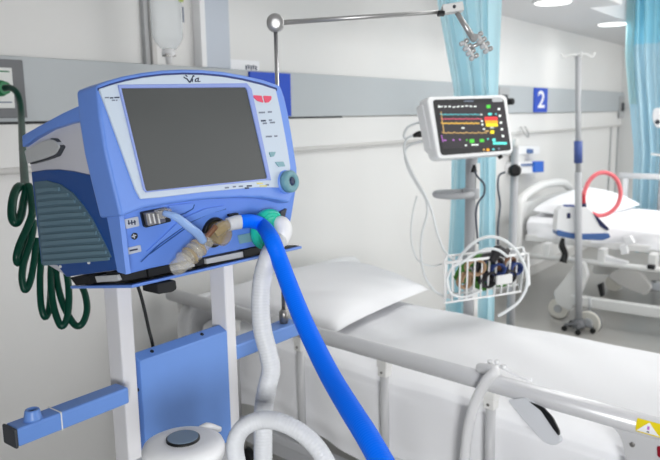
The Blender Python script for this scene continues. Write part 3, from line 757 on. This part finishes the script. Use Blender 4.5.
MB().poly(Mp, roundp([(422,104),(432,101),(440,157),(431,150)], 3), -.035, .05, 'mon_white').build('side_shell', mo, bevel=.01)
MB().poly(Mp, roundp([(433.2,99.8),(503.5,98),(511.3,150),(441.5,155.3)], [3,4,3,4], 5), .004, .006, 'mon_bezel').build('bezel', mo)
MB().poly(Mp, roundp([(492,97.6),(501.5,97.4),(503,101.6),(492.6,102)], 1), .0065, .003, 'handle_grey').build('alarm_lamp', mo)
MB().stroke(Mp, (464,101.2), (473.5,101), 1.2, .0055, 'print_grey', .001).build('brand_mark', mo)
scn = MB(); scn.poly(Mp, [(437.5,104),(504,102.2),(508.5,145.6),(443,148.8)], .005, .002, 'mon_screen')
def L(x0_, y0_, x1_, y1_, w, k, wob=0, n=1):
    for i in range(n):
        ta = i/n; tb = (i+.62)/n if n > 1 else 1
        xa, ya = x0_+(x1_-x0_)*ta, y0_+(y1_-y0_)*ta; xb, yb = x0_+(x1_-x0_)*tb, y0_+(y1_-y0_)*tb
        if wob: ya += random.uniform(-wob, wob); yb += random.uniform(-wob, wob)
        scn.stroke(Mp, (xa, ya), (xb, yb), w*.75, .0062, k, .001)
def D(x, y, w, h, k):
    if w < 10: w *= .8; h *= .8
    scn.poly(Mp, roundp([(x-w/2,y-h/2),(x+w/2,y-h/2),(x+w/2,y+h/2),(x-w/2,y+h/2)], min(w,h)*.3, 3), .0063, .001, k)
L(440,107,478,106,1.6,'tr_white',.5,9); D(439,106.5,2,3,'tr_white')
def wave(x0_, x1_, y, amp, w, k, per):
    x = x0_; pts_ = []
    while x < x1_:
        pts_.append((x, y + amp*math.sin(x*2.1) + (-amp*1.8 if int((x-x0_)/per*4) % 4 == 0 else 0))); x += 1.1
    for a_, b_ in zip(pts_, pts_[1:]): scn.stroke(Mp, a_, b_, w*.75, .0062, k, .001)
wave(440,480,114.6,.35,1.0,'tr_cyan',5); wave(441,482,119,.2,1.1,'tr_pink',6); wave(441,480,123.4,.35,1.7,'tr_yellow',5); wave(442,488,133,.4,1.2,'tr_gold',6)
L(441,111.5,444,133,1.1,'tr_gold'); L(441.5,135,443,142,1.2,'tr_purple')
for x, y, w, h, k in [(488.5,106.5,5,4.5,'tr_green'),(490,114,4.5,3,'px_cyan'),(481.5,114.5,2,2,'tr_white'),(496,114,2,2,'tr_cyan'),(491,118.6,13,3.6,'px_red'),(491.5,121.9,12.5,3,'px_orange'),(492,125,12,3.2,'px_yellow'),(492.3,132,5,4.6,'px_yellow'),(487,131,5,1.6,'tr_gold'),
    (472,141,6,5,'tr_green'),(482,140.5,5.5,4,'tr_green'),(494,140,4,4,'px_cyan'),(467,140,1.6,2,'tr_green'),(488,139,2,1.6,'px_cyan'),(500,143.3,14,2.6,'px_cyan'),(499,109,3,3,'tr_white'),(500,115.8,3,3,'tr_white'),(501,122.6,3,3,'tr_white'),(502,129.2,3,3,'tr_white'),(503,136,3,3,'tr_white'),
    (463,128,4,1.6,'tr_white'),(482,121,2.4,2.4,'tr_white'),(482.5,124.5,2.4,2.4,'tr_white'),(484,129,2.6,2,'tr_white'),(445,140.2,4,1.6,'tr_purple'),(453.5,140,2.4,2,'tr_purple'),(460,139.6,2.2,2,'tr_purple'),(466,145.3,2.6,2,'tr_white'),(475,144.8,9,1.8,'tr_white'),(484,149.6,2.4,2.2,'tr_gold'),(488,149.8,3.6,3.4,'px_orange'),(493.5,149.2,2.8,2.6,'tr_cyan'),(499,148.8,2.6,2.4,'print_grey'),(492,127.7,5,1,'tr_white')]:
    D(x, y, w, h, k)
scn.build('screen', mo)
MB().lathe([(.012,-.004),(.011,.01)], Mp(500,156.5,-.02), Vector((0,-.6,-1)), 'black').build('rotary_knob', mo)
# patient leads from the monitor's left side
def leads(name, pts_, r, k, label, cat='cable', n=8): return tag(MB().tube([PD(*q) for q in pts_], r, k, n=n, seg=8).build(name), label, cat)
pg = thing('lead_plug', 'black plug at the left side of the patient monitor', 'plug', tuple(PD(421,134,3.22)))
MB().tube([PD(413,136,3.22), PD(419,134.2,3.22), PD(428,134,3.22)], [.008,.015,.015], 'black', n=4).build('plug_body', pg)
leads('monitor_lead', [(415,135,3.22),(408,138,3.22),(404,146,3.2),(406,158,3.19),(414,176,3.18),(424,193,3.17),(432,212,3.16),(437,232,3.15),(444,250,3.13),(455,261,3.08),(463,263,3.06)], .0056, 'cable_white', 'pale lead from the black plug dropping towards the wire basket')
leads('monitor_lead', [(424,141,3.24),(412,144,3.23),(405,152,3.22),(408,168,3.21),(418,186,3.2),(426,200,3.19),(427,214,3.18),(422,234,3.17),(421,256,3.16),(425,276,3.14),(434,290,3.12),(444,296,3.1),(452,298,3.08)], .0056, 'cable_white', 'white lead bowing left of the wire basket, nearest the pillow')
leads('monitor_lead', [(407,140,3.26),(404,136,3.26),(407,128,3.26),(414,124,3.27),(421,122,3.28),(426,121,3.3)], .006, 'cable_white', 'short white lead curling at the upper left of the monitor')
leads('monitor_lead', [(417,196,3.3),(413,212,3.3),(411,235,3.3),(414,252,3.3),(420,262,3.28),(432,266,3.26),(442,264,3.2)], .004, 'cable_white', 'thin pale lead hanging behind the others left of the basket')
leads('probe_cable', [(474,168,3.30),(477,176,3.28),(484,184,3.27),(484,194,3.27),(478,203,3.28),(476,214,3.28),(477,232,3.28),(478,244,3.28)], .005, 'cable_dark', 'dark grey cable running down the front of the monitor stand')
tag(MB().lathe([(.016,-.015),(.012,.0),(.006,.02)], PD(474,169,3.30), (0,0,1), 'black').build('probe_plug'), 'small black plug hanging under the patient monitor', 'plug')

# wire basket
bk = thing('wire_basket', 'white wire basket full of coiled leads on the monitor stand', 'basket', tuple(PD(484, 302, 3.15)))
fnv = Vector((-math.sin(rot), -math.cos(rot), 0)); Bp = Plane(tuple(PD(482,280,3.08)), fnv)
dep = .20
TL, TR, BL, BR = Bp(445,263), Bp(524.5,254), Bp(444.5,303), Bp(520.5,291.5)
bv = Vector(((TL.x+TR.x)/2, (TL.y+TR.y)/2, 0)).normalized()*.15
w = MB(); rw = .0052
for ring_ in ([TL, TR, TR+bv, TL+bv], [BL, BR, BR+bv*.9, BL+bv*.9]):
    for a_, b_ in zip(ring_, ring_[1:]+ring_[:1]): w.tube([a_, b_], rw*(1.25 if ring_[0] is TL else 1), 'wire_white', raw=True, seg=8)
w.build('rim', bk)
w = MB()
for i in range(12):
    t_ = i/11; w.tube([TL.lerp(TR,t_), BL.lerp(BR,t_), (BL+bv*.9).lerp(BR+bv*.9,t_), (TL+bv).lerp(TR+bv,t_)], rw*.8, 'wire_white', raw=True, seg=6)
for i in range(1, 5):
    t_ = i/5
    for a_, b_ in ((TL, BL), (TR, BR)): w.tube([a_+bv*t_, b_+bv*t_*.9], rw*.8, 'wire_white', raw=True, seg=6)
w.build('wires', bk)
w = MB(); hx = [TR+fnv*.0, TR+un*.02+Vector((0,0,.0)), TR+un*.035+Vector((0,0,-.15)), TR+un*.01+Vector((0,0,-.16))]
w.tube(hx, rw, 'wire_white', raw=True, seg=8); w.build('hook', bk)
MB().obox(ST+Vector((0,0,BL.z+.06))+fnv*.03, un*.05, fnv*.03, (0,0,.03), 'stand_grey').build('mount', bk)
cen = (TL+TR+BL+BR)*.25 + bv*.5
def coil(c_, R_, r, k, ax, label, turns=3, squash=.8):
    ax = Vector(ax).normalized(); u_ = ax.cross(Vector((0,0,1))).normalized(); v_ = ax.cross(u_)
    pts_ = []
    for i in range(turns*10+1):
        a = i/10*2*math.pi; rr = R_*(1+.07*math.sin(a*.7+R_*90)); pts_.append(Vector(c_) + u_*math.cos(a)*rr + v_*math.sin(a)*rr*squash + ax*(i/(turns*10)-.5)*r*2.2*turns)
    tag(MB().tube(pts_, r, k, n=3, seg=8).build('coiled_lead'), label, 'cable', 'coiled leads in the wire basket')
for ux, uy, uz, R_, r, k, lab_ in [(-.13,.02,-.01,.040,.005,'cable_tan','tan coiled lead at the left end of the wire basket'),(-.06,-.03,.01,.052,.008,'cable_green','olive green coiled lead left of centre in the wire basket'),(.0,.03,.04,.065,.009,'cable_black','black coiled lead heaped in the middle of the wire basket'),(.06,-.04,.0,.055,.008,'cable_navy','navy coiled lead right of centre in the wire basket'),(.10,.03,.035,.05,.007,'cable_brown','brown coiled lead heaped at right in the wire basket'),(.03,-.05,-.045,.045,.008,'cable_green','green coiled lead low in the middle of the wire basket'),(.12,-.03,-.035,.045,.008,'cable_green','green coiled lead at the lower right of the wire basket'),(-.09,.04,.05,.042,.005,'cable_tan','tan coiled lead heaped at the upper left of the basket'),(-.10,-.03,.0,.036,.006,'cable_green','small green coiled lead at the left front of the basket'),(-.03,.055,-.01,.04,.006,'cable_black','small black coiled lead low left of centre in the basket'),(.085,.055,-.01,.034,.006,'cable_black','small black coiled lead behind the white pack in the basket'),(.02,.06,.03,.032,.005,'cable_navy','small navy coiled lead in front of the black coil'),(.13,.05,.02,.032,.006,'cable_navy','small navy coiled lead at the far right of the basket'),(-.02,.0,.055,.04,.006,'cable_green','olive coiled lead topping the heap in the basket')]:
    coil(cen + un*ux - fnv*uy*-1 + Vector((0,0,uz)), R_, r, k, fnv + un*random.uniform(-.4,.4), lab_)
tag(MB().tube([cen+un*-.02+fnv*.065+Vector((0,0,.07)), cen+un*.02+fnv*.06+Vector((0,0,.115)), cen+un*.06+fnv*.055+Vector((0,0,.10)), cen+un*.09+fnv*.05+Vector((0,0,.11))], [.018,.026,.022,.012], 'cable_black', n=4).build('sensor_clip'), 'black sensor clip on top of the leads in the wire basket', 'sensor')
tag(MB().obox(cen+un*.035+fnv*.088+Vector((0,0,-.012)), un*.045, fnv*.008, (0,0,.022), 'ivory').build('gauze_pack', bevel=.006), 'small white pack behind the front wires of the basket', 'pack')
# big white loops round the basket
leads('looped_tube', [(452,270,3.06),(464,252,3.03),(478,240,3.02),(495,237,3.02),(512,246,3.02),(524,264,3.02),(527,284,3.02),(520,300,3.02),(508,310,3.03),(498,316,3.04)], .0072, 'cable_white', 'large white tube looped over and around the wire basket', 'tube')
leads('looped_tube', [(449,290,3.0),(447,280,3.0),(452,268,3.0),(463,262,3.0),(474,254,3.0),(487,249,3.0),(498,250,3.0),(508,257,3.0)], .0062, 'cable_white', 'smaller white tube arching across the front of the wire basket', 'tube')
leads('looped_tube', [(448,280,3.01),(450,292,3.0),(460,297,3.0),(472,295,3.0),(482,290,3.0)], .0055, 'cable_white', 'white tube end curling under the left front of the basket', 'tube')
# chrome pole behind the monitor
pp = thing('iv_pole', 'grey iv pole standing just right of the patient monitor', 'iv pole', (4.05, 1.74, 0))
q0 = PD(512.5, 245, 4.2)
pp.location = (q0.x, q0.y, 0); pp['_w'] = (q0.x, q0.y, 0)
MB().tube([(q0.x,q0.y,.06), (q0.x,q0.y,1.50)], [.026,.022], 'stand_grey', raw=True, seg=14).build('pole', pp)
for a in range(4):
    an = a*math.pi/2+.4; e_ = Vector((q0.x+math.cos(an)*.24, q0.y+math.sin(an)*.24, .07)); MB().tube([Vector((q0.x,q0.y,.08)), e_], .014, 'stand_grey', raw=True).build('foot', pp); MB().cyl(e_+Vector((-.01,0,-.035)), (1,0,0), .035, .02, 'black_rubber').build('caster', pp)
MB().lathe([(.018,0),(.022,.02),(.012,.05)], (q0.x,q0.y,1.50), (0,0,1), 'ivory').build('cap', pp)
leads('probe_cable', [(505,172,4.0),(499,176,4.0),(498,188,3.98),(500,205,3.96),(498,225,3.95),(498,245,3.94)], .006, 'cable_dark', 'thin grey cable bowing beside the grey iv pole')
tag(MB().lathe([(.022,-.03),(.036,-.02),(.036,.02),(.022,.03)], PD(514.5,170.5,4.1), -fw, 'black').build('clamp_knob'), 'round black clamp knob on the grey iv pole', 'knob')

# ================================================================== CURTAINS
def drape(Xc, edges, k_fn, npleat, amp, z0, z1, name, label, seed=1):
    # edges(z) -> (y_left, y_right)
    def fn(s_, t_):
        z = z0 + (z1-z0)*t_; ya, yb = edges(z)
        ph = s_*npleat*2*math.pi + .5*math.sin(s_*9+seed)
        x = Xc + amp*math.sin(ph)*(1+.25*math.sin(s_*23+seed)) + .015*math.sin(z*3+s_*6)
        return Vector((x, ya+(yb-ya)*s_ + .012*math.sin(ph*.5+z), z))
    return fn
def edge_tab(tab):
    def f_(z):
        if z <= tab[0][0]: return tab[0][1:]
        for a_, b_ in zip(tab, tab[1:]):
            if a_[0] <= z <= b_[0]:
                t_ = (z-a_[0])/(b_[0]-a_[0]); return (a_[1]+(b_[1]-a_[1])*t_, a_[2]+(b_[2]-a_[2])*t_)
        return tab[-1][1:]
    return f_
e1_ = edge_tab([(0,2.03,1.69),(.55,2.03,1.695),(1.2,1.985,1.70),(1.84,1.975,1.70),(2.37,2.108,1.705),(2.56,2.14,1.70)])
t = thing('privacy_curtain', 'cyan curtain gathered behind the patient monitor', 'curtain', (3.8, 1.9, .25))
f1 = drape(3.8, e1_, None, 6.5, .030, .25, 2.52, '', '', 2)
MB().surf(f1, 150, 40, 'curtain').build('drape', t, recalc=False)
MB().box((3.785, 1.3, 2.52), (3.815, 2.62, 2.56), 'ivory').build('track', t)
MB().tube([(3.8,2.4,2.56),(3.8,2.4,2.57)], .01, 'ivory', raw=True).build('track_bracket', t)
t = thing('privacy_curtain', 'cyan curtain with deeper blue upper band beyond the far bed', 'curtain', (7.3, 1.5, .3))
e2_ = edge_tab([(0,1.80,.95),(1.3,1.80,.95),(1.75,1.86,.95),(2.25,1.93,.95),(2.95,1.95,.95)])
f2 = drape(7.3, e2_, None, 9, .05, .3, 2.34, '', '', 5); f3 = drape(7.3, e2_, None, 9, .05, 2.34, 2.94, '', '', 5)
MB().surf(f2, 170, 30, 'curtain_pale').build('drape', t, recalc=False)
plabel(MB().surf(f3, 170, 10, 'curtain_mesh').build('mesh_header', t, recalc=False), 'deeper blue upper band')
MB().surf(lambda s_, t_: f3(s_*.06, t_*1.0) + Vector((-.02,.0,0)), 10, 8, 'curtain_edge').surf(lambda s_, t_: f2(s_*.05, .72+t_*.28) + Vector((-.02,0,0)), 10, 8, 'curtain_edge').build('hem', t, recalc=False)
MB().box((7.285, .8, 2.94), (7.315, 1.95, 3.0), 'ivory').build('track', t)

# ================================================================== FAR BED
X2n, X2f, Y2h = 5.74, 6.93, 2.33
b2 = thing('hospital_bed', 'far white bed under the number 2 sign', 'bed', (6.3, 1.3, 0))
hb_pts = [(X2n-.06, Y2h, .50), (X2n-.06, Y2h, .86), (X2n+.0, Y2h, .955), (X2n+.18, Y2h, 1.01), (X2n+.5, Y2h, 1.045), (X2n+.9, Y2h, 1.03), (X2f-.03, Y2h, .98), (X2f+.06, Y2h, .88), (X2f+.06, Y2h, .50)]
k = MB(); k.tube(hb_pts, .038, 'ivory', n=6, seg=14); k.box((X2n-.05, Y2h-.012, .5), (X2f+.05, Y2h+.012, .93), 'ivory'); k.build('headboard', b2)
MB().box((X2n-.02, .35, .60), (X2f+.02, 2.28, .66), 'ivory').build('platform', b2, bevel=.01)
MB().tube([(5.62, .5, .50), (5.62, 2.25, .50)], .024, 'ivory', raw=True).build('side_bar', b2)
for v in (.9, 1.22, 1.6, 2.05):
    MB().box((5.60, v-.03, .50), (5.70, v+.03, .62), 'ivory').build('side_bracket', b2, bevel=.008)
MB().box((5.50, .4, .15), (5.56, 1.80, .235), 'ivory').build('base_beam', b2, bevel=.01)
MB().box((6.75, .4, .15), (6.81, 2.0, .235), 'ivory').build('base_beam', b2, bevel=.01)
Ap = Plane((5.56, 1.8, .4), (-1, 0, 0))
MB().poly(Ap, roundp([(553,292),(560,284),(577,262),(584,262),(588,276),(578,300),(570,312),(556,304)], 3), .04, .06, 'ivory').build('lift_arm', b2, bevel=.01)
MB().poly(Ap, roundp([(606,276),(622,266),(640,272),(652,288),(645,296),(620,286)], 4), -.3, .06, 'strip_grey').build('lift_arm', b2, bevel=.01)
MB().poly(Ap, roundp([(602,254),(612,258),(628,262),(627,267),(600,262)], 2), -.05, .05, 'white').build('crank_mount', b2, bevel=.006)
def wheel(px, py, X, R_, lab=None):
    c_ = PX(px, py, X)
    w_ = MB(); w_.lathe([(R_*.9,-.03),(R_,-.022),(R_,.022),(R_*.9,.03)], c_, (1,0,0), 'wheel_white', 28); w_.lathe([(R_*.35,-.036),(R_*.4,-.03)], c_, (1,0,0), 'handle_grey', 20)
    o = w_.build('caster', b2); t_ = MB(); t_.lathe([(R_*1.0,-.014),(R_*1.03,-.012),(R_*1.03,.012),(R_,.014)], c_, (1,0,0), 'frame_grey', 28); t_.build('tyre', o)
    MB().lathe([(.012,0),(.012,.10)], c_+Vector((0,0,R_)), (0,0,1), 'handle_grey', 10).build('stem', o)
wheel(559, 308, 5.59, .085); wheel(589, 322, 5.42, .095)
MB().cyl((6.78-.03, 1.8, .08), (1,0,0), .08, .06, 'wheel_white').build('caster', b2)
# far side rail, raised
MB().tube([(6.99, 1.86, 1.09), (6.99, .5, 1.09)], .028, 'white', raw=True, seg=14).build('far_rail', b2)
for v in (1.80, 1.0): MB().box((6.975, v-.02, .62), (7.0, v+.02, 1.08), 'white').build('far_rail_post', b2)
MB().box((6.93, .9, .66), (7.0, 1.85, .70), 'white').build('far_rail_base', b2)
for q, k_ in (([(597,285),(602,283),(604,296),(600,297)], 'black'), ([(647,265),(654,266),(654,270),(647,269)], 'black_rubber'), ([(622,238),(630,236),(634,243),(626,246)], 'white'), ([(619,246),(626,244),(628,254),(621,255)], 'white')):
    MB().poly(Plane((5.58,1.4,.5), (-1,0,0)), roundp(q, 1), .03, .05, k_).build('fitting', b2, bevel=.004)
MB().poly(Plane((5.7,1.4,.1), (-1,0,0)), roundp([(612,326),(640,328),(642,334),(612,332)], 2), 0, .15, 'white').build('pedal', b2, bevel=.005)
MB().poly(Plane((5.65,1.4,.1), (-1,0,0)), roundp([(620,336),(650,339),(650,343),(620,341)], 1), 0, .05, 'black_rubber').build('pedal', b2, bevel=.003)
m2 = thing('mattress', 'white sheeted mattress on the far bed', 'mattress', (6.3, 1.3, .66))
def sheet2(s_, t_):
    y = .40 + (Y2h-.06-.40)*s_
    prof = [(X2n-.01,.64),(X2n-.02,.70),(X2n-.005,.76),(X2n+.05,.80),(X2n+.3,.815),(X2n+.6,.815),(X2f-.2,.81),(X2f-.03,.79),(X2f-.01,.72),(X2f-.01,.66)]
    x = t_*(len(prof)-1); q = min(int(x), len(prof)-2); f_ = x-q
    X_ = prof[q][0]*(1-f_)+prof[q+1][0]*f_; z = prof[q][1]*(1-f_)+prof[q+1][1]*f_
    if t_ < .36: X_ += .02*math.sin(y*14+z*30)*(.36-t_)/.36; z += .008*math.sin(y*9)
    return Vector((X_, y, z + .004*math.sin(y*9+X_*8)))
MB().surf(sheet2, 70, 40, 'linen').build('sheet', m2, recalc=False)
MB().box((X2n+.03, .42, .662), (X2f-.05, Y2h-.08, .76), 'white_matte').build('foam_core', m2)
cs2 = [Vector((X2n+.06,1.72,0)), Vector((X2f-.06,1.62,0)), Vector((X2f-.06,2.22,0)), Vector((X2n+.04,2.25,0))]
tag(pillow(cs2, .80, .165, lift=.03, seed=3).build('pillow'), 'white pillow on the far bed behind the pink tube ring', 'pillow')

# pole with pump in front of the far bed
q = PZ(578.5, 331, 0.0)
PX2, PY2 = q.x, q.y
ip = thing('iv_pole', 'tall iv pole with blue sleeve in front of the far bed', 'iv pole', (PX2, PY2, 0))
Tp = Plane((PX2, PY2, 1.0), (-.82, -.57, 0)); ptop = Tp(578, 56)
def ax_(z): t_ = (z-.03)/(ptop.z-.03); return Vector((PX2+(ptop.x-PX2)*t_, PY2+(ptop.y-PY2)*t_, z))
zt_ = ptop.z
MB().tube([ax_(.06), ax_(1.25)], .026, 'stand_grey', raw=True, seg=14).tube([ax_(1.2), ax_(zt_)], .020, 'stand_grey', raw=True, seg=14).build('pole', ip)
za_, zb_ = Tp(578,163).z, Tp(578,141).z
MB().tube([ax_(za_), ax_(zb_)], .031, 'sleeve_blue', raw=True, seg=16).build('height_sleeve', ip)
hk = MB()
for a in range(4):
    an = a*math.pi/2+.5; d_ = Vector((math.cos(an), math.sin(an), 0)); b_ = ax_(zt_)
    hk.tube([b_, b_+d_*.06+Vector((0,0,.01)), b_+d_*.10+Vector((0,0,-.01)), b_+d_*.12+Vector((0,0,.02))], .008, 'ivory', n=4, seg=8)
hk.build('hooks', ip)
MB().lathe([(.05,.03),(.06,.05),(.035,.10)], (PX2,PY2,0), (0,0,1), 'frame_grey').build('hub', ip)
for a in range(5):
    an = a*2*math.pi/5+.9; e_ = Vector((PX2+math.cos(an)*.11, PY2+math.sin(an)*.11, .05)); MB().tube([Vector((PX2,PY2,.06)), e_], .012, 'frame_grey', raw=True).build('foot', ip); MB().cyl(e_+Vector((-.008,0,-.028)), (1,0,0), .022, .016, 'black_rubber').build('caster', ip)
Dp = Plane((PX2+.03, PY2, 1.0), tuple(-np.array([.82,.57,0])))
pu = thing('infusion_pump', 'white wedge shaped pump with blue base clamped on the tall pole', 'pump', tuple(Dp(582, 240, -.06)))
MB().poly(Dp, roundp([(558,211),(562,207),(588,207.5),(607,228),(610,236),(556,232)], 2), 0, .12, 'white').build('casing', pu, bevel=.01)
MB().poly(Dp, roundp([(556.5,229.5),(575,234),(609,233),(611,237.5),(603,240.5),(575,239.5),(557.5,236)], 2), .006, .13, 'pump_blue').build('base_band', pu, bevel=.006)
MB().poly(Dp, roundp([(593,213),(599,218.5),(609.5,229),(607,231),(600,226)], 1.5), .006, .02, 'navy').build('display_strip', pu)
MB().poly(Dp, roundp([(567,213),(570.5,213),(570.5,218.5),(567,218.5)], 1), .004, .01, 'navy').build('button', pu)
MB().poly(Dp, roundp([(565,205.5),(576,205.5),(576,208.5),(565,208.5)], 1), -.02, .06, 'sleeve_blue').build('top_button', pu)
rt_ = thing('red_tube', 'pink red tube looped in a ring above the pump', 'tube', tuple(Dp(590, 216, -.04)))
rpts = [Dp(x, y, -.045) for x, y in [(583,200),(585,190),(590,180),(598,173.5),(607,173),(615.5,178),(620,188),(620,198),(616,207),(608,213.5),(599,215.5),(592,213)]]
MB().tube(rpts, .0165, 'red_hose', n=8, seg=12).build('loop', rt_)
MB().tube([Dp(583.2,194,-.045), Dp(583,199,-.045), Dp(583.5,204,-.045)], .019, 'red_dark', n=3).build('sleeve', rt_)
MB().tube([Dp(583.5,203,-.045), Dp(584,208.5,-.045)], .02, 'navy', raw=True).build('end_plug', rt_)
cb = MB(); cb.tube([Dp(563,238,-.05), Dp(562,246,-.05), Dp(565,254,-.05), Dp(563,262,-.05)], [.014,.026,.024,.03], 'black', n=5, seg=10)
tag(cb.build('hand_switch'), 'black bundled cable hanging under the white pump', 'cable')

# wall fittings by the far bed
vr = thing('vacuum_regulator', 'white wall suction regulator with blue square above the far bed', 'regulator', tuple(PY(530, 176, 2.66)))
Wp = Plane((0, 2.62, 1.3), (0,-1,0))
MB().poly(Wp, roundp([(514,146),(540,146),(540,154),(514,155)], 2), .03, .11, 'white').build('upper_body', vr, bevel=.008)
MB().poly(Wp, roundp([(516,163),(537,161),(537,174),(516,174)], 2), .03, .11, 'white').build('lower_body', vr, bevel=.008)
MB().poly(Wp, roundp([(534.5,161.5),(544,161),(544,172),(534.5,172.5)], 1), .05, .05, 'blue_plastic').build('blue_gauge', vr, bevel=.004)
MB().poly(Wp, roundp([(528,149),(533.5,149),(533.5,153.5),(528,153.5)], 1), .045, .03, 'pump_blue').build('blue_cap', vr, bevel=.004)
MB().poly(Wp, [(522,164),(535,163.5),(535,166),(522,166)], .04, .02, 'pump_blue').build('scale', vr)
MB().poly(Wp, roundp([(518,155),(524,155),(524,163),(518,163)], 1), .01, .07, 'ivory').build('stem', vr)
def socket(px0, px1, label, y0, y1, k):
    xa, xb = PY(px0, 100, 2.655).x, PY(px1, 100, 2.655).x; za, zb = PY((px0+px1)/2, y1, 2.655).z, PY((px0+px1)/2, y0, 2.655).z
    t = thing('wall_socket', label, 'socket', ((xa+xb)/2, 2.66, za))
    MB().box((xa, 2.648, za), (xb, 2.66, zb), k).build('plate', t, bevel=.002)
    w_ = (xb-xa)
    MB().box((xa+w_*.25, 2.642, za+(zb-za)*.3), (xa+w_*.75, 2.648, za+(zb-za)*.7), 'dark_grey').build('insert', t, bevel=.002)
socket(499, 509, 'grey socket on the band between the monitor and number 2 sign', 87, 112, 'conduit_grey')
socket(619.5, 626, 'grey socket on the band beside the right curtain', 96, 118, 'conduit_grey')
o_ = PY(513, 101.5, 2.60); tag(MB().lathe([(.016,-.06),(.03,-.05),(.03,.0),(.02,.01)], (o_.x, 2.60, o_.z), (0,-1,0), 'black').build('gas_plug'), 'black gas plug on the band right of the monitor', 'gas plug')
o_ = PY(624, 136, 2.66); tag(MB().obox((o_.x, 2.688, o_.z), (.045,0,0), (0,.012,0), (0,0,.055), 'red_dark').build('wall_tag', bevel=.01), 'small red tag on the wall beside the right curtain', 'tag')
o_ = PY(523, 132, 2.65); tag(MB().tube([(o_.x-.05,2.655,o_.z+.05),(o_.x-.05,2.62,o_.z),(o_.x,2.60,o_.z-.05),(o_.x+.05,2.62,o_.z),(o_.x+.05,2.655,o_.z+.05)], .008, 'steel', n=5).build('wall_hook'), 'small steel hook under the grey band right of the monitor', 'hook')
# device at the right edge
ed = thing('equipment_head', 'white device head at the right edge before the cyan curtain', 'medical device', (7.08, 1.5, 0))
Ep = Plane((7.1, 1.5, 1.4), (-1, 0, 0))
MB().poly(Ep, roundp([(653,108),(672,108),(672,128),(655,128),(651.5,118)], 4), .03, .08, 'white').build('head', ed, bevel=.015)
MB().lathe([(.022,0),(.022,.006)], Ep(657.5,122,.03), (-1,0,0), 'dark_grey').build('dial', ed)
q_ = Ep(664, 120, 0); MB().tube([(7.11,q_.y,.05),(7.11,q_.y,q_.z)], .018, 'stand_grey', raw=True).build('pole', ed)
MB().lathe([(.16,0),(.16,.02),(.03,.05)], (7.11,q_.y,0), (0,0,1), 'stand_grey').build('base', ed)
MB().poly(Ep, [(651,153),(672,156),(672,158),(651,155)], .02, .06, 'ivory').build('tray', ed)

# ================================================================== LIGHT
W = bpy.data.worlds.new('World'); S.world = W; W.use_nodes = True
bg = W.node_tree.nodes['Background']; bg.inputs['Color'].default_value = (1.0, .995, .98, 1); bg.inputs['Strength'].default_value = 2.6
def panel(x, y, e, sx=1.2, sy=.6, z=2.985, label=None):  # out-of-view lights, added to brighten the room towards the right
    t = thing('added_panel_light', label, 'ceiling light', (x, y, z-.02), 'added unseen panel lights in the main ceiling')
    MB().box((x-sx/2-.02, y-sy/2-.02, z-.02), (x+sx/2+.02, y+sy/2+.02, 3.0), 'white').build('frame', t)
    MB().box((x-sx/2, y-sy/2, z-.022), (x+sx/2, y+sy/2, z-.019), 'lamp_glow').build('diffuser', t)
    l = bpy.data.lights.new('added_panel_lamp', 'AREA'); l.shape = 'RECTANGLE'; l.size = sx; l.size_y = sy; l.energy = e; l.color = (1, .985, .96)
    o = bpy.data.objects.new('added_panel_lamp', l); COL.objects.link(o); o.parent = t; o.location = (0, 0, -.006)
panel(2.9, .5, 8, label='added unseen ceiling panel above the foot of the near bed')
panel(5.0, .5, 19, label='added unseen ceiling panel between the two beds')
panel(7.2, .5, 26, label='added unseen ceiling panel above the foot of the far bed')
panel(3.6, -1.8, 6, label='added unseen ceiling panel over the aisle')
wt = thing('added_fill_lamp', 'added unseen fill lamp on the left wall behind the camera', 'lamp', (-1.08, -1.1, 1.2))  # added fill, brightens the ventilator's left faces and the near bed side
MB().box((-1.08, -1.5, 1.2), (-1.04, -.7, 1.9), 'white').build('housing', wt, bevel=.01)
MB().box((-1.04, -1.46, 1.24), (-1.036, -.74, 1.86), 'lamp_glow').build('diffuser', wt)
l = bpy.data.lights.new('added_fill_light', 'AREA'); l.shape = 'RECTANGLE'; l.size = .7; l.size_y = .6; l.spread = math.radians(100); l.energy = 24
o = bpy.data.objects.new('added_fill_light', l); COL.objects.link(o); o.parent = wt; o.location = (.20, 0, .35); o.rotation_euler = (0, math.radians(-84), math.radians(28))
S.view_settings.view_transform = 'Standard'; S.view_settings.look = 'None'; S.view_settings.gamma = 1; S.view_settings.use_curve_mapping = False
S.view_settings.exposure = 0.0

# ================================================================== CAMERA
cd = bpy.data.cameras.new('camera'); cam = bpy.data.objects.new('camera', cd); COL.objects.link(cam)
r_, u_, b_ = RM[:,0], -RM[:,1], -RM[:,2]
m4 = Matrix(((r_[0],u_[0],b_[0],CAM[0]),(r_[1],u_[1],b_[1],CAM[1]),(r_[2],u_[2],b_[2],CAM[2]),(0,0,0,1)))
cam.matrix_world = m4
cd.sensor_fit = 'HORIZONTAL'; cd.sensor_width = 36; cd.lens = F/660*36; cd.clip_start = .02
cd.dof.use_dof = True; cd.dof.focus_distance = 1.25; cd.dof.aperture_fstop = 7.0
S.camera = cam
for o in bpy.data.objects:
    if '_w' in o: del o['_w']
